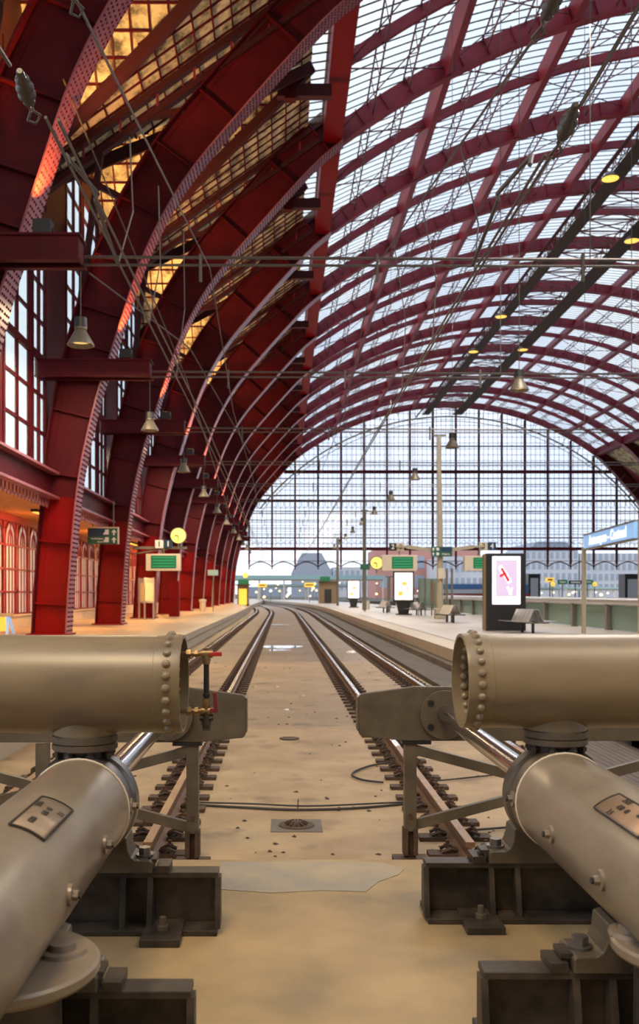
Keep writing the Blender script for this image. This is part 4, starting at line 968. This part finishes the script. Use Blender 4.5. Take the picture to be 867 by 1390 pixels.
dup(b0, (8.9, 60, PZ), 'steel bench right beside the pedestal of the middle advertising display')
dup(b0, (7.6, 68, PZ), 'steel bench left behind the middle advertising display')
# --- tall lamp post
X, Y = 8.9, 52
t = thing('lamp_post', 'tall cream post on the right platform carrying signs and boards', 'post', (X, Y, PZ))
MB().tube([(X, Y, PZ), (X, Y, PZ+5), (X-.07, Y, E+8.9)], [.19, .16, .10], 16).build('pole', M['pole'], t, smooth=True)
MB().box((X-.3, Y-.3, PZ), (X+.3, Y+.3, PZ+.6)).build('base', M['pole'], t, bevel=.04)
MB().box((X-.16, Y-.3, PZ+2.25), (X+.22, Y-.1, PZ+2.85)).build('call_box', M['cream'], t, bevel=.03)
MB().box((X-.4, Y-.05, E+8.85), (X+.35, Y+.05, E+8.95)).build('top_bracket', M['dpole'], t)
for s in (-1, 1): MB().bar((X, Y, E+2.35), (X+s*1.9, Y, E+2.62), .14, .2).bar((X+s*1.8, Y, E+2.62), (X+s*2.5, Y, E+2.62), .1, .1).build('bracket_arm', M['pole'], t)
def signbox(name, lab, x0, x1, z0, z1, Y, m, cat='sign'):
    t = thing(name, lab, cat, ((x0+x1)/2, Y, (z0+z1)/2)); MB().box((x0, Y, z0), (x1, Y+.12, z1)).build('panel', M[m], t, bevel=.01); return t
t = signbox('direction_sign', 'blue and green direction sign with white arrows on the tall cream post', X-.55, X+.62, E+2.05, E+2.6, Y-.4, 'signgreen')
MB().box((X-.0, Y-.42, E+2.33), (X+.6, Y-.40, E+2.58)).build('blue_field', M['navy'], t)
for i, zz in enumerate((2.46, 2.19)):
    MB().add([(X-.44, Y-.43, E+zz+.09), (X-.52, Y-.43, E+zz), (X-.36, Y-.43, E+zz)], [(0,1,2)]).bar((X-.44, Y-.43, E+zz-.1), (X-.44, Y-.43, E+zz+.03), .01, .05).build('arrow', M['white'], t)
    MB().lathe([(0,0),(.09,0),(.08,.01)], (X-.2, Y-.42, E+zz), (0,-1,0), 12).build('pictogram', M['white'], t)
text('Uitgang', .14, (X+.25, Y-.43, E+2.19), 'white', t)
def board(lab, x0, x1, z0, z1, Y, gx=.28, side='cream'):
    t = thing('departure_board', lab, 'departure board', ((x0+x1)/2, Y, (z0+z1)/2)); f = (x1-x0)
    MB().box((x0, Y, z0), (x1, Y+.45, z1)).build('casing', M[side], t, bevel=.03)
    MB().box((x0+f*gx, Y-.02, z0+.14), (x1-f*.12, Y+.01, z1-.1)).build('display', M['led'], t)
    l = MB()
    for i in range(4):
        z = z1-.2-(z1-z0-.3)*i/4; l.box((x0+f*gx+.08, Y-.03, z-.035), (x1-f*.12-.08, Y-.02, z+.01))
    l.build('display_rows', M['ledline'], t)
    MB().bar((x0+f*.5, Y+.2, z1), (x0+f*.5, Y+.2, z1+.55), .08, .08).build('hanger', M['dpole'], t); return t
board('departure board hung left of the tall cream post on the right platform', (518-383)/24, (566-383)/24, E+1.25, E+2.15, Y)
board('departure board hung right of the tall cream post, half hidden by the big totem', (630-383)/24, (672-383)/24, E+1.25, E+2.1, Y)
def clock(lab, px, py, r, s, m='clock', arm=0):
    X, Y, Z = (px-383)/s, 1250/s, E+(805-py)/s; rr = r/s
    t = thing('station_clock', lab, 'clock', (X, Y, Z))
    MB().lathe([(0,-.02),(rr,0),(rr,.14),(0,.16)], (X, Y, Z), (0,1,0), 28).build('dial', M[m], t, smooth=False)
    MB().lathe([(rr,-.04),(rr*1.1,-.04),(rr*1.1,.18),(rr,.18)], (X, Y, Z), (0,1,0), 28).build('rim', M['dpole'], t)
    MB().bar((X, Y-.05, Z), (X-rr*.55, Y-.05, Z), .01, .05).bar((X, Y-.05, Z), (X, Y-.05, Z-rr*.75), .01, .04, up=(1,0,0)).build('hands', M['black'], t)
    if arm: MB().bar((X+rr, Y+.1, Z), (X+rr+.3, Y+.1, Z), .08, .08).build('side_arm', M['dpole'], t)
    MB().bar((X, Y+.08, PZ if s < 13 else Z-rr*1.7), (X, Y+.08, Z-rr), .08, .08).build('stem', M['dpole'], t)
clock('round yellow-lit clock above the left platform departure board', 242, 727, 10, 24.2)
clock('round yellow-lit clock left of the right platform departure board', 511, 764, 8.2, 24, arm=1)
clock('small far yellow-lit clock on the left platform above the kiosk', 333, 781, 3.6, 10.5)
clock('small yellow-lit clock beyond the lattice window, right of the small kiosk', 446, 795, 3.0, 9)
clock('small yellow clock on the far platform, left of the green boards', 750, 793, 3.4, 12)
clock('small yellow clock on the far platform, right of the green boards', 807, 793, 3.4, 12)
def num(px, py, s, lab, txt, m, tm, wpx=11):
    X, Y, Z = (px-383)/s, 1250/s, E+(805-py)/s; w_ = wpx/s
    t = thing('track_number_sign', lab, 'sign', (X, Y, Z)); MB().box((X-w_/2, Y, Z-w_/2), (X+w_/2, Y+.1, Z+w_/2)).build('panel', M[m], t); text(txt, w_*.9, (X, Y-.02, Z), tm, t)
num(216, 738.5, 24.2, 'white track number sign left of the yellow clock', '1', 'white', 'black', 11); num(228, 738.5, 24.2, 'dark blue track number sign beside the yellow clock', '1', 'navy', 'white', 11)
num(533, 742.5, 24, 'dark track number sign over the left-hand board of the right platform', '2', 'black', 'white', 10); num(543.5, 742.5, 24, 'cream track number sign over the left-hand board of the right platform', '3', 'cream', 'black', 10)
num(656, 741.5, 24, 'cream track number sign above the big totem', '3', 'cream', 'black', 11); num(667.5, 741.5, 24, 'dark track number sign above the big totem', '4', 'navy', 'white', 11)
# --- left platform
board('pale departure board hung beside the third left column', (198-383)/24.2, (245-383)/24.2, E+1.25, E+2.2, 51.6, .15, 'cream')
tag(MB().bar(((180-383)/24.2, 51.9, E+2.55), ((253-383)/24.2, 51.9, E+2.55), .12, .14).bar(((180-383)/24.2, 51.9, E+2.2), ((225-383)/24.2, 51.9, E+2.5), .08, .06).bar((-7.7, 51.9, E+2.55), (-7.7, 53.65, E+2.55), .1, .12).build('sign_bracket', M['dpole']), 'grey bracket beam under the yellow clock on the left platform', 'bracket')
s = 31.; t = thing('direction_sign', 'navy and green direction sign hanging over the left platform by the second column', 'sign', (-7.8, 1250/s, E+2.5))
x0, x1, z0, z1, Y = (119-383)/s, (160-383)/s, E+(805-738.5)/s, E+(805-717)/s, 1250/s
MB().box((x0, Y, z0), (x1, Y+.12, z1)).build('panel', M['signgreen'], t); MB().box((x0, Y-.01, (z0+z1)/2), (x1-.45, Y, z1-.02)).build('navy_field', M['navy'], t)
MB().box((x0, Y-.03, z1), (x1+.02, Y+.15, z1+.05)).box((x1-.02, Y-.03, z0), (x1+.03, Y+.15, z1)).build('frame', M['cream'], t)
for zz in (z0+.18, z1-.18):
    MB().add([(x1-.17, Y-.02, zz+.13), (x1-.29, Y-.02, zz), (x1-.05, Y-.02, zz)], [(0,1,2)]).bar((x1-.17, Y-.02, zz-.13), (x1-.17, Y-.02, zz+.04), .01, .07).build('arrow', M['white'], t)
    MB().box((x1-.56, Y-.02, zz-.10), (x1-.40, Y-.01, zz+.12)).bar((x1-.62, Y-.02, zz-.1), (x1-.52, Y-.02, zz+.05), .01, .06).build('pictogram', M['white'], t)
text('Hoofduitgang', .1, (x0+.42, Y-.02, z0+.24), 'white', t); text('Sortie', .1, (x0+.55, Y-.02, z0+.10), 'white', t)
MB().bar((x0+.2, Y+.06, z1), (x0+.2, Y+.06, z1+1.2), .04, .04).bar((x1-.2, Y+.06, z1), (x1-.2, Y+.06, z1+1.2), .04, .04).build('hanger', M['dpole'], t)
s = 25.; Y = 1250/s; t = thing('timetable_case', 'pale glazed timetable case on legs between the second and third left columns', 'display case', (-7.4, Y, PZ))
x0, xm, x1 = (184-383)/s, (196-383)/s, (209-383)/s
for a, b, ya, yb in ((x0, xm, Y+.9, Y), (xm, x1, Y, Y+.1)):
    MB().add([(a, ya, PZ+.95), (b, yb, PZ+.9), (b, yb+.12, PZ+.9), (a, ya+.12, PZ+.95), (a, ya, PZ+2.3), (b, yb, PZ+2.25), (b, yb+.12, PZ+2.25), (a, ya+.12, PZ+2.3)], [(0,3,2,1),(4,5,6,7),(0,1,5,4),(1,2,6,5),(2,3,7,6),(3,0,4,7)]).build('case', M['steel'], t)
    MB().add([(a+.04, ya-.03, PZ+1.05), (b-.04, yb-.03, PZ+1.0), (b-.04, yb-.03, PZ+2.0), (a+.04, ya-.03, PZ+2.05)], [(0,1,2,3)]).build('poster', mat('yellowish_timetable', (.62,.60,.38), .4), t)
for a, ya in ((x0+.05, Y+.9), (xm, Y+.02), (x1-.05, Y+.12)): MB().box((a-.04, ya, PZ), (a+.04, ya+.08, PZ+2.3)).build('leg', M['steel'], t)
tag(MB().box(((228-383)/22, 57.2, PZ), ((242-383)/22, 57.6, PZ+2.2)).build('red_pillar', M['bright']), 'plain red square pillar between two columns under the yellow clock', 'pillar')
X, Y = (275-383)/17., 1250/17.; t = thing('litter_bin', 'small pale litter bin at the foot of the left columns', 'bin', (X, Y, PZ))
MB().lathe([(.2,0),(.24,.1),(.24,.75),(.3,.78),(.3,.95),(0,1.0)], (X, Y, PZ), (0,0,1), 16).build('body', M['cream'], t, smooth=True)
t = signbox('platform_sign', 'small teal sign among the far left columns', (282-383)/17, (296-383)/17, E+1.4, E+1.85, 73.5, 'glassbar'); MB().bar(((289-383)/17, 73.7, PZ), ((289-383)/17, 73.7, E+1.4), .08, .08).build('post', M['dpole'], t)
s = 38.; X, Y = (8-383)/s, 1250/s; t = thing('barrier', 'pale blue trestle barrier at the left edge of the photo', 'barrier', (X, Y, PZ))
MB().box((X-.6, Y-.05, PZ+.62), (X+.26, Y+.05, PZ+.74)).build('top_rail', M['cream'], t); MB().bar((X+.1, Y-.2, PZ), (X+.05, Y, PZ+.65), .09, .06).bar((X+.2, Y+.25, PZ), (X+.1, Y, PZ+.65), .09, .06).build('leg', M['lblue'], t); MB().box((X-.6, Y-.03, PZ+.1), (X-.0, Y+.03, PZ+.6)).build('orange_panel', M['pyel'], t)
# kiosks at the hall's end
for px0, px1, pyb, pyt, s, lab, gl in ((322, 337, 821, 795, 10.6, 'small dark shelter with yellow door at the end of the left platform', 1), (433, 457, 819, 790, 9.6, 'brown kiosk with a green board at the end of the right platform', 0)):
    x0, x1, Y, h = (px0-383)/s, (px1-383)/s, 1250/s, (pyb-pyt)/s
    t = thing('kiosk', lab, 'kiosk', ((x0+x1)/2, Y, PZ)); MB().box((x0, Y, PZ), (x1, Y+2.5, PZ+h)).build('body', M['kiosk'], t)
    MB().box((x0-.2, Y-.3, PZ+h), (x1+.2, Y+2.6, PZ+h+.15)).build('roof', M['dpole'], t); MB().box(((x0+x1)/2-.5, Y-.03, PZ), ((x0+x1)/2+.5, Y, PZ+2)).build('door', M['pyel'] if gl else M['black'], t)
    MB().box((x0+.1, Y-.5, PZ+h+.15), (x0+1.5, Y-.4, PZ+h+.75)).build('green_board', M['led'], t)
# --- right platform: poles, bin, shelter screens, name board, parapet
for px, pyt, pyb, r, lab in ((494.5, 692, 828, .16, 'grey-green pole by the far litter bin on the right platform'), (458, 730, 822, .16, 'slim dark pole near the kiosk at the end of the right platform'), (527.5, 782, 831, .12, 'short grey post left of the middle advertising display')):
    s = (pyb-805)/1.46; X, Y = (px-383)/s, 1250/s; t = thing('signal_pole', lab, 'pole', (X, Y, PZ))
    MB().cyl((X, Y, PZ), (X, Y, E+(805-pyt)/s), r, 10).build('pole', M['dpole'], t, smooth=True); MB().box((X-.3, Y-.1, E+(805-pyt)/s-.1), (X+.3, Y+.1, E+(805-pyt)/s)).build('bracket', M['dpole'], t)
X, Y = 7.45, 82; t = thing('litter_bin', 'cream litter bin at the base of the grey-green pole', 'bin', (X, Y, PZ)); MB().cyl((X, Y, PZ), (X, Y, PZ+.8), .35, 16).build('body', M['cream'], t); MB().cyl((X, Y, PZ+.8), (X, Y, PZ+.86), .38, 16).build('lid', M['dpole'], t)
t = signbox('platform_sign', 'small teal hanging sign left of the yellow clock on the right platform', (488-383)/17, (501-383)/17, E+1.85, E+2.3, 73, 'signgreen'); MB().bar(((494.5-383)/17, 73.2, PZ), ((494.5-383)/17, 73.2, E+1.85), .1, .1).build('post', M['dpole'], t)
s = 21.; Y = 1250/s; t = thing('shelter_screen', 'glazed waiting shelter screen with posters left of the tall cream post', 'shelter', (9, Y, PZ))
for i in range(5): x = (568-383)/s+i*.42; MB().box((x-.03, Y-.03, PZ), (x+.03, Y+.03, PZ+2.4)).build('upright', M['dpole'], t)
MB().box(((568-383)/s, Y, PZ+.7), ((596-383)/s, Y+.02, PZ+2.4)).build('glass', M['greenglass'], t); MB().box(((584-383)/s, Y-.02, PZ+.8), ((590-383)/s, Y-.01, PZ+2.2)).build('poster', M['kiosk'], t)
MB().box(((568-383)/s, Y-.05, PZ+.6), ((600-383)/s, Y+.05, PZ+.68)).build('rail', M['dpole'], t)
for k, px in enumerate((606.5, 613.5)):
    s = 27.; X = (px-383)/s; tag(MB().box((X-.05, 46.3, PZ), (X+.05, 46.4, PZ+2.7)).build('slim_post', M['dpole']), ['slim dark post right of the tall cream post, left of a pair', 'slim dark post right of the tall cream post, right of a pair'][k], 'post')
# name board
A = V((10.6, 32.2, 0)); B = V((9.92, 25.8, 0)); d = (B-A).normalized()
t = thing('station_name_board', 'light blue station name board with white lettering on two cream posts', 'sign', (10.3, 29, PZ))
zt0, zb0 = E+2.02, E+1.52
n_ = V((0,0,1)).cross(d)
MB().add([tuple(p+n_*q+V((0,0,z))) for z in (zb0, zt0) for p, q in ((A,-.06),(B,-.06),(B,.06),(A,.06))], [(0,3,2,1),(4,5,6,7),(0,1,5,4),(1,2,6,5),(2,3,7,6),(3,0,4,7)]).build('panel', M['lblue'], t)
MB().bar(A+V((0,0,zt0)), B+V((0,0,zt0)), .16, .05).bar(A+V((0,0,zb0)), B+V((0,0,zb0)), .16, .05).bar(A+V((0,0,zb0)), A+V((0,0,zt0)), .16, .05).build('frame', M['dpole'], t)
fr = V((0,0,1)).cross(d); side = 1 if fr.dot(V((-1,0,0))) > 0 else -1
text('Antwerpen - Centraal', .44, tuple((A+B)/2+V((-.075, -.01, (zt0+zb0)/2))), 'wglow', t, ry=tuple(d), sx=1.22)
for p in (A+V((-.02,.12,0)), B+V((0.06,-.15,0))): MB().bar((p.x, p.y, PZ), (p.x, p.y, zt0+.05 if p.y < 28 else zb0+.1), .12, .12).build('post', M['pole'], t)
# parapet
t = thing('parapet_railing', 'long parapet with thick grey handrail and green glass along the right platform', 'railing', (13, 40, PZ))
MB().tube([(12.9, 22, PZ+1.12), (12.9, 95, PZ+1.12)], .16, 12).build('handrail', M['steel'], t, smooth=True)
y = 23.5
while y < 95: MB().box((12.78, y-.12, PZ), (13.02, y+.12, PZ+1.1)).build('post', M['dpole'], t); y += 4.3
MB().box((12.95, 22, PZ+.05), (12.97, 95, PZ+.95)).build('glass_panel', M['greenglass'], t)
t = thing('parapet_railing', 'pale handrail across the far side of the void, behind the green glass', 'railing', (24, 40, PZ))
MB().box((23.9, 10, PZ+.9), (24.1, 140, PZ+1.1)).build('handrail', M['steel'], t); MB().box((23.97, 10, -3), (24.03, 140, PZ+.9)).build('glass_panel', M['greenglass'], t)
# far platform things
for i, (px0, px1, pyb, pyt, s, nm, lab, m) in enumerate(((717, 733, 806, 779, 9.5, 'dark_cabin', 'dark cabin behind the parapet right of the big totem', 'black'), (848, 880, 812, 779, 12., 'dark_cabin', 'black cabin at the right edge of the photo behind the parapet', 'black'),
        (757, 770, 793, 787, 12, 'far_departure_board', 'small green board on the far platform, left one', 'led'), (790, 805, 793, 787, 12, 'far_departure_board', 'small green board on the far platform, right one', 'led'), (772, 790, 793, 788, 12, 'far_sign', 'small navy sign between the two far green boards', 'navy'), (741, 752, 790, 784, 12, 'yellow_sign', 'small yellow and black sign right of the dark cabin', 'pyel'),
        (350, 362, 797, 792, 8.8, 'yellow_sign', 'small yellow sign beyond the left platform kiosk', 'pyel'), (413, 427, 797, 791, 8.8, 'yellow_sign', 'small yellow sign left of the brown kiosk', 'pyel'))):
    x0, x1, Y = (px0-383)/s, (px1-383)/s, 1250/s; za, zb = E+(805-pyb)/s, E+(805-pyt)/s
    t = thing(nm, lab, 'cabin' if 'cabin' in nm else 'sign', ((x0+x1)/2, Y, za)); dp = 2 if 'cabin' in nm else .3
    MB().box((x0, Y, za if dp < 1 else PZ), (x1, Y+dp, zb)).build('body', M[m], t)
    if dp < 1: MB().box(((x0+x1)/2-.05, Y+.1, PZ), ((x0+x1)/2+.05, Y+.2, za)).build('post', M['dpole'], t); MB().box((x0+.2, Y-.02, (za+zb)/2-.08), (x1-.2, Y, (za+zb)/2+.08)).build('marking', M['black'] if m == 'pyel' else M['white'], t)
    else: MB().box((x0+.3, Y-.03, PZ+.8), (x1-.3, Y, zb-.6)).build('window', M['bwin'], t)
# train beyond
t = thing('train', 'red and blue train standing beyond the parapet left of the big totem', 'train', (24, 112, PZ))
MB().box((19, 112, PZ), (30, 115, PZ+2.6)).build('body', M['trainblue'], t, bevel=.2); MB().box((18.95, 111.95, E-.9), (30.05, 115.05, E-.1)).build('stripe', M['trainred'], t); MB().box((19.5, 111.9, E-.05), (29.5, 111.96, E+.45)).build('windows', M['bwin'], t)
# ================================================================ THE TOWN BEYOND
def bldg(lab, x0, x1, Y, h, m, rows, cols, name='building', roof=None):
    t = thing(name, lab, 'building', ((x0+x1)/2, Y, 0)); MB().box((x0, Y, 0), (x1, Y+30, h)).build('walls', M[m], t)
    if roof: MB().prism([(x0, h), (x1, h), (x1-(x1-x0)*.25, h+roof), (x0+(x1-x0)*.25, h+roof)], Y, Y+30).build('roof', M['bgrey'], t)
    for r_ in range(rows):
        for c in range(cols):
            wx = x0+(x1-x0)*(c+.5)/cols; wz = 2+h*(r_+.6)/(rows+.6); ww = (x1-x0)/cols*.28; wh = h/(rows+.6)*.32
            MB().box((wx-ww, Y-.1, wz-wh), (wx+ww, Y, wz+wh)).build('window', M['bwin'], t)
S = 4.; q = lambda px: (px-383)/S
bldg('pink office block behind the gable window', q(510), q(652), 1250/S, E+15, 'bpink', 2, 6)
S = 3.2
bldg('blue-grey domed building left of the pink block', q(396), q(450), 1250/S, E+9, 'bgrey', 3, 5, roof=8)
bldg('low pale building in front of the domed one', q(452), q(512), 1250/S, E+11, 'bwhite', 2, 8)
S = 4.5
bldg('white building with tall windows between pink block and totem', q(600), q(656), 1250/S, E+11, 'bwhite', 2, 7)
bldg('pale stone building with gabled roof right of the totem', q(712), q(785), 1250/S, E+12.5, 'bwhite', 4, 9, roof=3)
bldg('white gridded office block at far right beyond the gable', q(787), q(930), 1250/S, E+12, 'bwhite', 4, 18)
bldg('long grey building low on the left horizon', q(300), q(395), 1250/2.8, E+3, 'bgrey', 1, 16)
S = 6.2; Y = 1250/S
def canopy(lab, px0, px1, py, s, th):
    Y = 1250/s; x0, x1 = (px0-383)/s, (px1-383)/s; z = E+(805-py)/s; t = thing('platform_canopy', lab, 'canopy', ((x0+x1)/2, Y, z))
    MB().box((x0, Y, z-th), (x1, Y+8, z)).build('roof', M['glassbar'], t); MB().box((x0, Y-.1, z-th-.25), (x1, Y+.1, z-th)).build('fascia', M['kiosk'], t)
    n = max(2, int((x1-x0)/5))
    for i in range(n+1): x = x0+(x1-x0)*i/n; MB().box((x-.15, Y+.5, .3), (x+.15, Y+.8, z-th)).build('column', M['cream'], t)
    for i in range(n*2): x = x0+(x1-x0)*(i+.5)/(n*2); MB().lathe([(0,-.22),(.2,-.1),(.22,.0),(0,.2)], (x, Y+.6, z-th-.35-random.random()*.8), (0,0,1), 8).build('lamp', M['bulbw'] if i % 3 else M['bulb'], t)
canopy('long teal canopy roof across the tracks beyond the hall', 318, 520, 781, 6.3, .9)
canopy('lower teal canopy farther along the platforms', 350, 480, 793, 5.6, .5)
canopy('pale canopy behind the parapet on the right', 600, 760, 797, 6.0, .4)
canopy('pale canopy at far right behind the parapet', 770, 930, 797, 6.4, .4)
# yard lights, out beyond the hall
lp = sorted([(random.uniform(336, 460), random.uniform(798, 811)) for i in range(12)]+[(random.uniform(470, 860), random.uniform(798, 808)) for i in range(8)])
OL = ['leftmost', 'second', 'third', 'fourth', 'fifth', 'sixth', 'seventh', 'eighth', 'ninth', 'tenth']
for i, (px, py) in enumerate(lp):
    s = random.uniform(5, 7.5); X, Y, Z = (px-383)/s, 1250/s, max(.8, E+(805-py)/s)
    lab = 'small glowing yard lamp beyond the hall, %s of twenty counted from the left' % OL[i] if i < 10 else 'small glowing yard lamp beyond the hall, %s of twenty counted from the right' % OL[19-i].replace('leftmost', 'rightmost')
    t = thing('yard_lamp', lab, 'lamp', (X, Y, 0), 'glowing yard lamps beyond the hall')
    MB().lathe([(0,-.3),(.28,-.1),(.3,.0),(0,.3)], (X, Y, Z), (0,0,1), 10).build('globe', M['bulb'] if i % 2 else M['bulbw'], t, smooth=True); MB().cyl((X, Y, .25), (X, Y, Z), .05, 6).build('post', M['dpole'], t)
